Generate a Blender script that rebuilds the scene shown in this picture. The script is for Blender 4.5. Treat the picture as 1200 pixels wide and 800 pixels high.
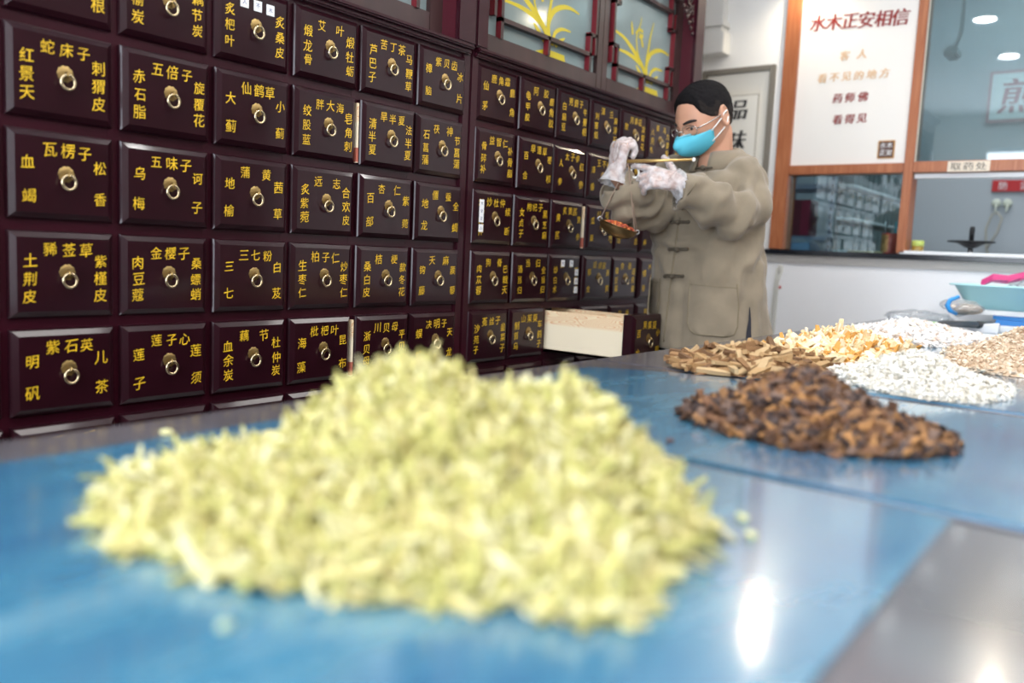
import bpy, bmesh, math, random
import numpy as np
from mathutils import Vector, Matrix, noise
from mathutils.bvhtree import BVHTree
random.seed(7)
for o in list(bpy.data.objects): bpy.data.objects.remove(o)
SC = bpy.context.scene
COL = SC.collection
S = 0.2                                  # one unit of this script = 0.2 m (one drawer pitch)
# ------------------------------------------------------------------ camera
YAW, PITCH, ROLL, FPX = 0.6533, -0.1079, 0.0466, 975.3
fw = Vector((math.cos(PITCH)*math.cos(YAW), math.cos(PITCH)*math.sin(YAW), math.sin(PITCH)))
r0 = Vector((math.sin(YAW), -math.cos(YAW), 0)); u0 = r0.cross(fw)
rt = r0*math.cos(ROLL) + u0*math.sin(ROLL); up = -r0*math.sin(ROLL) + u0*math.cos(ROLL)
CAM = Vector((-3.096, -7.9845, -2.6508))
cam = bpy.data.cameras.new('camera'); camo = bpy.data.objects.new('camera', cam); COL.objects.link(camo)
m3 = Matrix((rt, up, -fw)).transposed()
camo.matrix_world = Matrix.Translation(CAM*S) @ m3.to_4x4()
cam.sensor_width = 36.0; cam.lens = FPX*36/1200; cam.clip_start = 0.02
cam.dof.use_dof = True; cam.dof.focus_distance = 10.3*S; cam.dof.aperture_fstop = 1.95
SC.camera = camo
def at(x, y, d): return CAM + (fw + rt*((x-600)/FPX) - up*((y-400)/FPX))*d
def on(x, y, ax, v):
    d = fw + rt*((x-600)/FPX) - up*((y-400)/FPX)
    return CAM + d*((v-CAM[ax])/d[ax])
# ------------------------------------------------------------------ world, lights, exposure
SC.view_settings.view_transform = 'Standard'; SC.view_settings.look = 'None'
SC.view_settings.gamma = 1.0; SC.view_settings.use_curve_mapping = False
SC.view_settings.exposure = 0.52
W = bpy.data.worlds.new('world'); SC.world = W; W.use_nodes = True
W.node_tree.nodes['Background'].inputs[0].default_value = (0.75, 0.87, 1.0, 1)
W.node_tree.nodes['Background'].inputs[1].default_value = 1.0
def area(name, loc, rot, sx, sy, power, col):
    l = bpy.data.lights.new(name, 'AREA'); l.shape = 'RECTANGLE'; l.size = sx*S; l.size_y = sy*S
    l.energy = power; l.color = col
    o = bpy.data.objects.new(name, l); COL.objects.link(o); o.location = Vector(loc)*S; o.rotation_euler = rot
    return o
# daylight through the shop windows (left end wall and the wall behind the camera)
area('window_daylight', (-13.6, -6.5, -0.6), (0, math.radians(-90), 0), 8.6, 12.6, 80, (0.84, 0.91, 1.0))
area('service_room_light', (20.5, -5, 5.6), (0, 0, 0), 5, 7, 14, (0.93, 0.98, 1.0))
# ------------------------------------------------------------------ materials
MATS = {}
def mat(name, col, rough=.5, metal=0, spec=.5, coat=0, bump=0, bscale=50, var=0, vscale=8, emit=None, estr=0, alpha=1, sheen=0, stretch=None, bdist=.002):
    if name in MATS: return MATS[name]
    m = bpy.data.materials.new(name); m.use_nodes = True; MATS[name] = m
    nt = m.node_tree; b = nt.nodes['Principled BSDF']; I = b.inputs
    I['Base Color'].default_value = (*col, 1); I['Roughness'].default_value = rough; I['Metallic'].default_value = metal
    I['Specular IOR Level'].default_value = spec; I['Coat Weight'].default_value = coat; I['Coat Roughness'].default_value = .08
    I['Alpha'].default_value = alpha
    if sheen: I['Sheen Weight'].default_value = sheen
    if emit: I['Emission Color'].default_value = (*emit, 1); I['Emission Strength'].default_value = estr
    if bump or var:
        tc = nt.nodes.new('ShaderNodeTexCoord'); src = tc.outputs['Object']
        if stretch:
            mp = nt.nodes.new('ShaderNodeMapping'); mp.inputs['Scale'].default_value = stretch
            nt.links.new(src, mp.inputs[0]); src = mp.outputs[0]
        if var:
            n = nt.nodes.new('ShaderNodeTexNoise'); n.inputs['Scale'].default_value = vscale; n.inputs['Detail'].default_value = 5
            nt.links.new(src, n.inputs[0])
            mx = nt.nodes.new('ShaderNodeMix'); mx.data_type = 'RGBA'
            mx.inputs[6].default_value = (*[max(0, c*(1-var)) for c in col], 1); mx.inputs[7].default_value = (*[min(1, c*(1+var)) for c in col], 1)
            cr = nt.nodes.new('ShaderNodeMapRange'); cr.inputs[1].default_value = .3; cr.inputs[2].default_value = .7
            nt.links.new(n.outputs[0], cr.inputs[0]); nt.links.new(cr.outputs[0], mx.inputs[0]); nt.links.new(mx.outputs[2], I['Base Color'])
        if bump:
            n2 = nt.nodes.new('ShaderNodeTexNoise'); n2.inputs['Scale'].default_value = bscale; n2.inputs['Detail'].default_value = 3
            nt.links.new(src, n2.inputs[0]); bp = nt.nodes.new('ShaderNodeBump'); bp.inputs['Strength'].default_value = bump
            bp.inputs['Distance'].default_value = bdist
            nt.links.new(n2.outputs[0], bp.inputs['Height']); nt.links.new(bp.outputs[0], I['Normal'])
    return m
LAC = mat('maroon_lacquer', (.017, .003, .006), .28, spec=.2, coat=.38, var=.35, vscale=5, bump=.08, bscale=40)
LACF = mat('frame_lacquer', (.028, .003, .008), .35, spec=.2, coat=.25, var=.2, vscale=6, bump=.06, bscale=30)
WALN = mat('dark_lattice_wood', (.038, .014, .014), .45, coat=.15, var=.25, vscale=20, stretch=(1, 1, .15))
REDP = mat('red_painted_edge', (.16, .006, .014), .5)
BLACK = mat('painted_void_shade', (.004, .003, .004), .8)
BRASS = mat('aged_brass', (.36, .25, .10), .42, 1, bump=.2, bscale=90)
BRASSR = mat('ring_brass', (.62, .50, .32), .25, 1)
GOLD = mat('gold_paint', (.80, .50, .015), .5, var=.25, vscale=60)
WHITE = mat('white_wall', (.87, .865, .85), .6, var=.03, vscale=3)
CEIL = mat('white_ceiling', (.82, .83, .84), .7)
FLOOR = mat('floor_tile', (.45, .45, .45), .25, var=.08, vscale=2)
LOWW = mat('white_panel', (.88, .89, .92), .4, var=.04, vscale=2)
ORW = None
def wood(name, c1, c2, scale, rough, rot=(0, 0, 0), dist=3, st=(1, 1, 1), lo=.35, hi=.75):
    m = mat(name, c1, rough); nt = m.node_tree; b = nt.nodes['Principled BSDF']
    tc = nt.nodes.new('ShaderNodeTexCoord'); mp = nt.nodes.new('ShaderNodeMapping'); mp.inputs['Scale'].default_value = st; mp.inputs['Rotation'].default_value = rot
    w = nt.nodes.new('ShaderNodeTexNoise'); w.inputs['Scale'].default_value = scale; w.inputs['Detail'].default_value = 4; w.inputs['Distortion'].default_value = dist
    nt.links.new(tc.outputs['Object'], mp.inputs[0]); nt.links.new(mp.outputs[0], w.inputs[0])
    cr = nt.nodes.new('ShaderNodeValToRGB'); cr.color_ramp.elements[0].position = lo; cr.color_ramp.elements[1].position = hi
    cr.color_ramp.elements[0].color = (*c1, 1); cr.color_ramp.elements[1].color = (*c2, 1)
    nt.links.new(w.outputs[0], cr.inputs[0]); nt.links.new(cr.outputs[0], b.inputs['Base Color'])
    return m
ORW = wood('orange_wood', (.34, .105, .04), (.47, .18, .08), 30, .35, st=(1, 1, .06))
def pine():
    m = mat('pine_board', (.8, .62, .4), .55); nt = m.node_tree; b = nt.nodes['Principled BSDF']
    tc = nt.nodes.new('ShaderNodeTexCoord'); mp = nt.nodes.new('ShaderNodeMapping'); mp.inputs['Scale'].default_value = (1, 2.2, 9)
    n = nt.nodes.new('ShaderNodeTexNoise'); n.inputs['Scale'].default_value = 3.2; n.inputs['Detail'].default_value = 1
    mu = nt.nodes.new('ShaderNodeMath'); mu.operation = 'MULTIPLY'; mu.inputs[1].default_value = 22
    fr = nt.nodes.new('ShaderNodeMath'); fr.operation = 'FRACT'
    cr = nt.nodes.new('ShaderNodeValToRGB'); e = cr.color_ramp.elements
    e[0].position = 0; e[0].color = (.86, .70, .48, 1); e[1].position = 1; e[1].color = (.70, .33, .15, 1)
    k = e.new(.6); k.color = (.84, .66, .43, 1)
    # only the top third of the board is heartwood with orange rings, the rest is pale
    sx = nt.nodes.new('ShaderNodeSeparateXYZ'); mr = nt.nodes.new('ShaderNodeMapRange')
    mr.inputs[1].default_value = -.058; mr.inputs[2].default_value = -.05
    mx = nt.nodes.new('ShaderNodeMix'); mx.data_type = 'RGBA'; mx.inputs[6].default_value = (.86, .75, .56, 1)
    L = nt.links.new
    L(tc.outputs['Object'], mp.inputs[0]); L(mp.outputs[0], n.inputs[0]); L(n.outputs[0], mu.inputs[0]); L(mu.outputs[0], fr.inputs[0]); L(fr.outputs[0], cr.inputs[0])
    L(tc.outputs['Object'], sx.inputs[0]); L(sx.outputs[2], mr.inputs[0]); L(mr.outputs[0], mx.inputs[0]); L(cr.outputs[0], mx.inputs[7]); L(mx.outputs[2], b.inputs['Base Color'])
    return m
PINE = pine()
def glass(name, tint, fac, rough=.0, haze=0, hcol=(.3, .4, .42)):
    m = bpy.data.materials.new(name); m.use_nodes = True; nt = m.node_tree; nt.nodes.clear(); MATS[name] = m
    o = nt.nodes.new('ShaderNodeOutputMaterial'); t = nt.nodes.new('ShaderNodeBsdfTransparent'); t.inputs[0].default_value = (*tint, 1)
    g = nt.nodes.new('ShaderNodeBsdfGlossy'); g.inputs['Roughness'].default_value = rough
    mx = nt.nodes.new('ShaderNodeMixShader'); mx.inputs[0].default_value = fac
    nt.links.new(t.outputs[0], mx.inputs[1]); nt.links.new(g.outputs[0], mx.inputs[2]); last = mx
    if haze:
        d = nt.nodes.new('ShaderNodeBsdfDiffuse'); d.inputs[0].default_value = (*hcol, 1)
        m2 = nt.nodes.new('ShaderNodeMixShader'); m2.inputs[0].default_value = haze
        nt.links.new(mx.outputs[0], m2.inputs[1]); nt.links.new(d.outputs[0], m2.inputs[2]); last = m2
    nt.links.new(last.outputs[0], o.inputs[0]); return m
WGLASS = glass('window_glass', (.74, .86, .88), .09)
WGLASSH = glass('upper_window_glass', (.60, .72, .74), .15, 0.02, .12, (.2, .27, .29))
LENS = glass('spectacle_glass', (.95, .97, .98), .08)
CLEARP = glass('clear_plastic', (.93, .95, .97), .18, .1, .12, (.8, .8, .82))
BAGM = glass('bag_plastic', (.9, .92, .95), .2, .12, .15, (.8, .8, .8))
CABG = mat('frosted_teal_glass', (.21, .275, .28), .12, spec=.6, var=.06, vscale=2)
ORCH = mat('yellow_orchid_paint', (.62, .50, .01), .35)
STEEL = mat('brushed_steel', (.7, .7, .72), .3, 1)
ALU = mat('white_aluminium', (.85, .87, .9), .35)
SHELFM = mat('blue_grey_shelving', (.33, .38, .5), .45)
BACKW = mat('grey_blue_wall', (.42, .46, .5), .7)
PAPER = mat('white_paper', (.85, .86, .88), .7)
INK = mat('black_ink', (.01, .01, .012), .6)
DRED = mat('dark_red_print', (.28, .02, .015), .5); TAN = mat('tan_print', (.75, .5, .28), .5)
TABRED = mat('red_signboard', (.5, .02, .025), .5); SEALB = mat('brown_seal', (.09, .04, .03), .5); SEALE = mat('gold_seal_edge', (.5, .25, .06), .5)
STONE = mat('grey_stone_top', (.10, .093, .105), .22, var=.15, vscale=6, coat=.3)
BODYW = mat('counter_body_wood', (.07, .03, .025), .4)
def matmat():
    m = mat('blue_plastic_mat', (.03, .17, .40), .2, spec=.5, coat=1); nt = m.node_tree; b = nt.nodes['Principled BSDF']
    b.inputs['Coat Roughness'].default_value = .11; b.inputs['Coat IOR'].default_value = 2.0
    tc = nt.nodes.new('ShaderNodeTexCoord'); mp = nt.nodes.new('ShaderNodeMapping'); mp.inputs['Scale'].default_value = (1.2, 3, 1); mp.inputs['Rotation'].default_value = (0, 0, .5)
    n = nt.nodes.new('ShaderNodeTexNoise'); n.inputs['Scale'].default_value = 3.5; n.inputs['Detail'].default_value = 6; n.inputs['Roughness'].default_value = .65
    cr = nt.nodes.new('ShaderNodeValToRGB'); e = cr.color_ramp.elements; e[0].position = .38; e[0].color = (.03, .14, .27, 1); e[1].position = .8; e[1].color = (.20, .37, .46, 1)
    k = e.new(.58); k.color = (.048, .20, .325, 1)
    L = nt.links.new; L(tc.outputs['Object'], mp.inputs[0]); L(mp.outputs[0], n.inputs[0]); L(n.outputs[0], cr.inputs[0]); L(cr.outputs[0], b.inputs['Base Color'])
    mr = nt.nodes.new('ShaderNodeMapRange'); mr.inputs[3].default_value = .1; mr.inputs[4].default_value = .4; L(n.outputs[0], mr.inputs[0]); L(mr.outputs[0], b.inputs['Roughness'])
    bp = nt.nodes.new('ShaderNodeBump'); bp.inputs['Strength'].default_value = .25; bp.inputs['Distance'].default_value = .004; L(n.outputs[0], bp.inputs['Height'])
    L(bp.outputs[0], b.inputs['Normal'])
    return m
BLUE = matmat()
# ------------------------------------------------------------------ mesh builder
ORG = {}
class MB:
    def __init__(s): s.v = []; s.f = []; s.m = []; s.sm = []
    def add(s, vs, fs, mi=0, smooth=False):
        n = len(s.v); s.v += [tuple(v) for v in vs]
        for f in fs: s.f.append([i+n for i in f]); s.m.append(mi); s.sm.append(smooth)
        return s
    def box(s, x0, x1, y0, y1, z0, z1, mi=0, bev=0):
        if bev <= 0:
            vs = [(x, y, z) for x in (x0, x1) for y in (y0, y1) for z in (z0, z1)]
            return s.add(vs, [(0, 1, 3, 2), (4, 6, 7, 5), (0, 4, 5, 1), (2, 3, 7, 6), (0, 2, 6, 4), (1, 5, 7, 3)], mi)
        bm = bmesh.new(); bmesh.ops.create_cube(bm, size=1)
        for v in bm.verts: v.co = ((x0+x1)/2+v.co.x*(x1-x0), (y0+y1)/2+v.co.y*(y1-y0), (z0+z1)/2+v.co.z*(z1-z0))
        bmesh.ops.bevel(bm, geom=bm.edges[:], offset=bev, segments=2, affect='EDGES')
        return s.bm(bm, mi)
    def bm(s, bm, mi=0, smooth=False):
        bm.verts.index_update(); s.add([v.co.copy() for v in bm.verts], [[v.index for v in f.verts] for f in bm.faces], mi, smooth); bm.free(); return s
    def tube(s, pts, r, mi=0, n=8, closed=False):
        pts = [Vector(p) for p in pts]; k = len(pts); rs = r if isinstance(r, (list, tuple)) else [r]*k
        vs = []; prev = None
        for i, p in enumerate(pts):
            if closed: t = pts[(i+1) % k]-pts[i-1]
            else: t = pts[min(i+1, k-1)]-pts[max(i-1, 0)]
            t.normalize()
            a = prev if prev is not None else (Vector((0, 0, 1)) if abs(t.z) < .9 else Vector((1, 0, 0)))
            a = (a - t*a.dot(t)).normalized(); b = t.cross(a); prev = a
            for j in range(n):
                c = 2*math.pi*j/n; vs.append(p+(a*math.cos(c)+b*math.sin(c))*rs[i])
        fs = []
        for i in range(k if closed else k-1):
            i2 = (i+1) % k
            for j in range(n): fs.append((i*n+j, i*n+(j+1) % n, i2*n+(j+1) % n, i2*n+j))
        if not closed: fs += [tuple(range(n-1, -1, -1)), tuple(range((k-1)*n, k*n))]
        return s.add(vs, fs, mi, True)
    def lathe(s, c, prof, n=24, mi=0, axis=(0, 0, 1), closed=False):
        c = Vector(c); z = Vector(axis).normalized(); a = (Vector((1, 0, 0)) if abs(z.x) < .9 else Vector((0, 1, 0))); a = (a-z*a.dot(z)).normalized(); b = z.cross(a)
        vs = [c+(a*math.cos(2*math.pi*j/n)+b*math.sin(2*math.pi*j/n))*r+z*h for r, h in prof for j in range(n)]
        k = len(prof); fs = [(i*n+j, i*n+(j+1) % n, (i+1)*n+(j+1) % n, (i+1)*n+j) for i in range(k-1) for j in range(n)]
        fs += [tuple(range(n-1, -1, -1)), tuple(range((k-1)*n, k*n))]
        return s.add(vs, fs, mi, True)
    def quad(s, a, b, c, d, mi=0): return s.add([a, b, c, d], [(0, 1, 2, 3)], mi)
    def ell(s, c, rx, ry, rz, mi=0, seg=16, ring=10, M=None):
        vs = []; fs = []
        for i in range(ring+1):
            t = math.pi*i/ring
            for j in range(seg):
                p = 2*math.pi*j/seg; v = Vector((rx*math.sin(t)*math.cos(p), ry*math.sin(t)*math.sin(p), rz*math.cos(t)))
                if M: v = M @ v
                vs.append(Vector(c)+v)
        for i in range(ring):
            for j in range(seg): fs.append((i*seg+j, (i+1)*seg+j, (i+1)*seg+(j+1) % seg, i*seg+(j+1) % seg))
        return s.add(vs, fs, mi, True)
    def cap(s, p0, p1, ra, rb, mi=0, n=12):
        p0 = Vector(p0); p1 = Vector(p1); d = (p1-p0); L = d.length; d.normalize()
        pts = []; rs = []
        for k in range(5): a = math.pi/2*(1-k/4); pts.append(p0-d*ra*math.sin(a)); rs.append(max(ra*math.cos(a), .002))
        for k in range(5): a = math.pi/2*k/4; pts.append(p1+d*rb*math.sin(a)); rs.append(max(rb*math.cos(a), .002))
        return s.tube(pts, rs, mi, n)
    def loft(s, rings, mi=0, capa=True, capb=True):
        n = len(rings[0]); vs = [v for r in rings for v in r]; k = len(rings)
        fs = [(i*n+j, i*n+(j+1) % n, (i+1)*n+(j+1) % n, (i+1)*n+j) for i in range(k-1) for j in range(n)]
        if capa: fs.append(tuple(range(n-1, -1, -1)))
        if capb: fs.append(tuple(range((k-1)*n, k*n)))
        return s.add(vs, fs, mi, True)
    def mesh(s, name, mats, o=(0, 0, 0)):
        me = bpy.data.meshes.new(name); o = Vector(o)
        me.from_pydata([((v[0]-o[0])*S, (v[1]-o[1])*S, (v[2]-o[2])*S) for v in s.v], [], s.f)
        for m in (mats if isinstance(mats, (list, tuple)) else [mats]): me.materials.append(m)
        me.polygons.foreach_set('material_index', s.m); me.polygons.foreach_set('use_smooth', s.sm); me.update()
        return me
    def build(s, name, mats, parent=None, o=None):
        if o is None: o = ORG[parent.name] if parent else Vector((0, 0, 0))
        return link(name, s.mesh(name, mats, o), parent, o)
def link(name, me, parent=None, o=(0, 0, 0)):
    ob = bpy.data.objects.new(name, me); COL.objects.link(ob); o = Vector(o); ORG[ob.name] = o
    if parent: ob.parent = parent; ob.location = (o-ORG[parent.name])*S
    else: ob.location = o*S
    return ob
def thing(name, label, cat, o, group=None):
    e = link(name, None, None, o); return tag(e, label, cat, group)
def tag(o, label=None, cat=None, group=None, kind=None):
    if label: o['label'] = label
    if cat: o['category'] = cat
    if group: o['group'] = group
    if kind: o['kind'] = kind
    return o
def struct(name, mb, m, label=None):
    ob = mb.build(name, m); ob['kind'] = 'structure'
    if label: ob['label'] = label
    return ob
def fixn(ob):
    bm = bmesh.new(); bm.from_mesh(ob.data); bmesh.ops.recalc_face_normals(bm, faces=bm.faces[:]); bm.to_mesh(ob.data); bm.free(); return ob
# ------------------------------------------------------------------ glyphs
GL = {}
def load_glyphs(chars, off=.0):
    obs = []
    for c in sorted(set(chars)):
        cu = bpy.data.curves.new('g', 'FONT'); cu.body = c; cu.size = 1; cu.resolution_u = 2; cu.offset = off
        o = bpy.data.objects.new('g', cu); COL.objects.link(o); obs.append((c, o))
    bpy.context.view_layer.update(); dg = bpy.context.evaluated_depsgraph_get()
    for c, o in obs:
        me = o.evaluated_get(dg).to_mesh()
        vs = [(v.co.x, v.co.y) for v in me.vertices]; fs = [tuple(p.vertices) for p in me.polygons]
        GL[c] = (vs, fs); o.evaluated_get(dg).to_mesh_clear()
    for c, o in obs:
        cu = o.data; bpy.data.objects.remove(o); bpy.data.curves.remove(cu)
def put(mb, ch, cx, cz, size, fn, mi=0, shear=0.0, wid=1.0, rise=0.0):
    """glyph centred at (cx,cz) of a plane; fn(a,b) gives the 3D point"""
    vs, fs = GL[ch]
    if not vs: return
    xs = [v[0] for v in vs]; ys = [v[1] for v in vs]; mx = (min(xs)+max(xs))/2; my = (min(ys)+max(ys))/2
    mb.add([fn(cx+((x-mx)*wid+(y-my)*shear)*size, cz+(y-my+(x-mx)*rise)*size) for x, y in vs], fs, mi)
TXT1 = {  # (column,row): top, left, right
 (0,0):('','','山豆根'),(1,0):('棕榈炭','地榆炭','藕节炭'),(2,0):('','炙杷叶','炙桑皮'),(3,0):('艾叶','煅龙骨','煅牡蛎'),(4,0):('苦丁茶','芦巴子','马鞭草'),(5,0):('紫贝齿','樟脑','冰片'),
 (0,1):('蛇床子','红景天','刺猬皮'),(1,1):('五倍子','赤石脂','旋覆花'),(2,1):('仙鹤草','大蓟','小蓟'),(3,1):('胖大海','绞股蓝','皂角刺'),(4,1):('旱半夏','清半夏','法半夏'),(5,1):('茯神','石菖蒲','节菖蒲'),
 (0,2):('瓦楞子','血竭','松香'),(1,2):('五味子','乌梅','诃子'),(2,2):('蒲黄','地榆','茜草'),(3,2):('远志','炙紫菀','合欢皮'),(4,2):('杏仁','百部','紫菀'),(5,2):('僵蚕','地龙','全蝎'),
 (0,3):('豨莶草','土荆皮','紫槿皮'),(1,3):('金樱子','肉豆蔻','桑螵蛸'),(2,3):('三七粉','三七','白芨'),(3,3):('柏子仁','生枣仁','炒枣仁'),(4,3):('桔梗','桑白皮','款冬花'),(5,3):('天麻','钩藤','蒺藜'),
 (0,4):('紫石英','明矾','儿茶'),(1,4):('莲子心','莲子','莲须'),(2,4):('藕节','血余炭','杜仲炭'),(3,4):('枇杷叶','海藻','昆布'),(4,4):('川贝母','浙贝母','平贝母'),(5,4):('决明子','蜈蚣','天龙'),
 (0,5):('石决明','',''),(1,5):('芡实','',''),(2,5):('山楂','',''),(3,5):('莱菔子','',''),(4,5):('知母','',''),(5,5):('葛根','','')}
TXT2 = {
 (0,0):('鹿角霜','仙茅','鹿角'),(1,0):('阿胶','龟甲胶','鹿角胶'),(2,0):('茺蔚子','白扁豆','牛蒡根'),(3,0):('泽兰','刘寄奴','海浮石'),(4,0):('月季花','玫瑰','凌霄花'),(5,0):('首乌','八月札','九香虫'),(6,0):('丹皮','土茯苓','赤芍'),
 (0,1):('益智仁','骨碎补','补骨脂'),(1,1):('旱莲草','百合','枣核'),(2,1):('太子参','人参','红参'),(3,1):('王不留','泽香','丹参'),(4,1):('玄参','沙参','苦参'),(5,1):('生地','熟地','黄精'),(6,1):('玉竹','麦冬','天冬'),
 (0,2):('炒杜仲','杜仲杜仲','续断'),(1,2):('枸杞子','女贞子','黑芝麻'),(2,2):('炙黄芪','黄芪','党参'),(3,2):('川芎','瓜蒌','白芍'),(4,2):('防风','羌活','独活'),(5,2):('柴胡','升麻','子芩'),(6,2):('桂枝','细辛','白芷'),
 (0,3):('狗脊','肉苁蓉','巴戟天'),(1,3):('当归','酒当归','全当归'),(2,3):('白术','炒白术','苍白术'),(3,3):('延胡索','郁金','姜黄'),(4,3):('良姜','草豆蔻','莲良姜'),(5,3):('木香','檀香','沉香'),(6,3):('砂仁','佛手','香附'),
 (0,4):('菟丝子','沙苑子','韭菜子'),(1,4):('山茱萸','制首乌','车前子'),(2,4):('吴茱萸','百合','小茴'),(3,4):('干姜','肉桂','附子'),(4,4):('谷芽','麦芽','神曲'),(5,4):('陈皮','青皮','枳壳'),(6,4):('厚朴','木瓜','乌药'),
 (0,5):('蝉蜕','',''),(1,5):('地丁','',''),(2,5):('连翘','',''),(3,5):('','',''),(4,5):('','',''),(5,5):('','',''),(6,5):('','','')}
allc = ''.join(''.join(v) for v in list(TXT1.values())+list(TXT2.values()))+'水木正安相信客人看不见的地方药师佛看得见取药处煎防烫伤品味国'
load_glyphs(allc, 0)
# ------------------------------------------------------------------ room
XW = 17.0; ZF = -8.25; ZC = 5.75; YB = 2.75; XL = -14; YF = -19.8
struct('floor', MB().box(XL-.5, 29, YF-.5, YB+.5, ZF-.3, ZF), FLOOR)
struct('ceiling', MB().box(XL-.5, XW+.4, YF-.5, YB+.5, ZC, ZC+.3), CEIL)
struct('wall_back', MB().box(XL-.5, XW, YB, YB+.4, ZF, ZC), WHITE)
w = MB(); w.box(XL-.4, XL, YF, YB, ZF, -5.2); w.box(XL-.4, XL, YF, YB, 4, ZC); w.box(XL-.4, XL, YF, -12.8, -5.2, 4); w.box(XL-.4, XL, -.2, YB, -5.2, 4)
struct('wall_left', w, WHITE)
struct('wall_front', MB().box(XL, XW, YF-.4, YF, ZF, ZC), mat('brown_wall', (.10, .07, .06), .6))
w = MB(); w.box(XW, XW+.5, YF, YB, ZF, -2.42); w.box(XW, XW+.5, -.42, YB, -2.42, ZC); w.box(XW, XW+.5, YF, -9.2, -2.42, ZC); w.box(XW, XW+.5, -9.2, -.42, 4.7, ZC)
struct('wall_right', w, [WHITE])
struct('trim_1', MB().box(XW-.05, XW, -14, -.3, ZF, -2.62), LOWW, 'smooth white panelling under the service window')
struct('ledge_strip', MB().box(XW-.10, XW, -14, -.28, -2.62, -2.43), mat('grey_ledge_strip', (.42, .41, .4), .6), 'narrow grey strip under the window ledge')  # plain grey strip set just below the ledge
# corbel stack on the right wall, behind the cabinet
w = MB(); w.box(16.55, XW, .98, YB, 2.42, 2.95, bev=.02); w.box(16.62, XW, 1.08, YB, 2.95, 3.08, bev=.015); w.box(16.55, XW, 1.02, YB, 3.08, 3.22, bev=.015)
ar = []
for k in range(13):
    a = math.pi/2*k/12; ar.append((1.1+1.5*(1-math.cos(a))*.75, 3.22+2.4*math.sin(a)))
for k in range(12):
    (a0, z0), (a1, z1) = ar[k], ar[k+1]; w.box(16.7, XW, a0, YB, z0, z1)
struct('trim_3', w, mat('cream_plaster', (.72, .72, .70), .6), 'stepped cream plaster corbel high on the right wall')
# ------------------------------------------------------------------ service window
wn = MB()
wn.box(XW-.12, XW+.5, -.76, -.42, -2.3, 4.7, bev=.02); wn.box(XW-.1, XW+.45, -3.51, -3.32, -2.3, 4.7, bev=.02)
wn.box(XW-.1, XW+.45, -7.2, -7.0, -2.3, 4.7, bev=.02); wn.box(XW-.1, XW+.45, -9.2, -.76, 4.5, 4.7); wn.box(XW-.1, XW+.45, -9.2, -9.0, -2.3, 4.7)
win = struct('window_1', wn, ORW, 'orange brown wooden frame of the service window')
ORG[win.name] = Vector((0, 0, 0))
b = MB(); b.box(XW-.08, XW+.4, -3.32, -.76, -.53, -.31, bev=.02); b.build('transom', ORW, win)
b = MB(); b.box(XW-.08, XW+.4, -7.0, -3.51, -.53, -.29, bev=.02); b.build('transom', ORW, win)
MB().box(XW+.05, XW+.3, -7.0, -3.53, -.64, -.545).build('sliding_rail', ALU, win)
MB().box(XW+.1, XW+.14, -7.0, -3.51, -.29, 4.5).build('pane', WGLASSH, win)
MB().box(XW+.1, XW+.13, -3.32, -.76, -2.3, -.53).build('pane', WGLASS, win)
MB().box(XW+.0, XW+.03, -3.535, -3.515, -.29, 4.5).build('glazing_bead', mat('pale_bead', (.6, .62, .55), .5), win)
led = MB(); led.box(XW-.18, XW+.62, -9.2, -.26, -2.42, -2.31, bev=.02)
tag(led.build('window_ledge', mat('black_stone', (.012, .014, .02), .2)), 'black stone ledge running under the service window', 'ledge')
tag(MB().box(XW-.1, XW+.6, -7, -3.4, -2.31, -2.235, bev=.01).build('sill_board', ALU), 'thin white sill board on the black ledge at the open hatch', 'sill')
def fx(a, b): return Vector((XW-.015, a, b))
# poster board
po = MB().box(XW+.0, XW+.06, -3.32, -.76, -.31, 4.5, bev=.01)
po.v = po.v; p = po.build('poster_board', mat('poster_white', (.84, .82, .79), .35))
tag(p, 'white poster board with red and tan Chinese lines in the window frame', 'poster')
def ptext(name, s, y0, y1, z0, z1, size, m, shear=-.18):
    t = MB(); k = len(s)
    for i, c in enumerate(list(s)*3):
        f = (i % k)/(k-1); y = y0+(y1-y0)*f+(i//k-1)*.028*size; z = z0+(z1-z0)*f; xo = XW-.012-.002*(i//k)
        put(t, c, -y, z, size, lambda a, b_: Vector((xo, -a, b_)), 0, -shear*.6)
    return t.build(name, m, p)
ORG[p.name] = Vector((0, 0, 0))
ptext('title_lettering', '水木正安相信', -1.15, -2.95, 2.95, 2.86, .38, DRED)
ptext('lettering', '客人', -1.82, -2.2, 2.15, 2.15, .22, TAN)
ptext('lettering', '看不见的地方', -1.35, -2.72, 1.68, 1.68, .22, TAN)
ptext('lettering', '药师佛', -1.74, -2.3, 1.2, 1.2, .23, DRED)
ptext('lettering', '看得见', -1.78, -2.32, .72, .72, .23, DRED)
q = MB(); q.box(XW-.018, XW, -3.08, -2.72, -.2, .2, 1, bev=.008); q.box(XW-.022, XW, -3.06, -2.74, -.18, .18, 0, bev=.006)
for c, y, z in (('水', -2.83, .09), ('木', -2.97, .09), ('正', -2.83, -.07), ('安', -2.97, -.07)): put(q, c, -y, z, .14, lambda a, b_: Vector((XW-.026, -a, b_)), 2)
q.build('seal_mark', [SEALB, SEALE, PAPER], p)
q = MB(); q.box(XW-.11, XW-.09, -5.0, -4.2, -.53, -.31, 0)
for i, c in enumerate('取药处'): put(q, c, 4.36+.24*i, -.42, .17, lambda a, b_: Vector((XW-.114, -a, b_)), 1, 0, 1.25)
tag(q.build('pickup_tag', [mat('cream_paper', (.75, .66, .55), .6), INK]), 'cream paper tag lettered in black on the window transom', 'tag')
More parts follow.
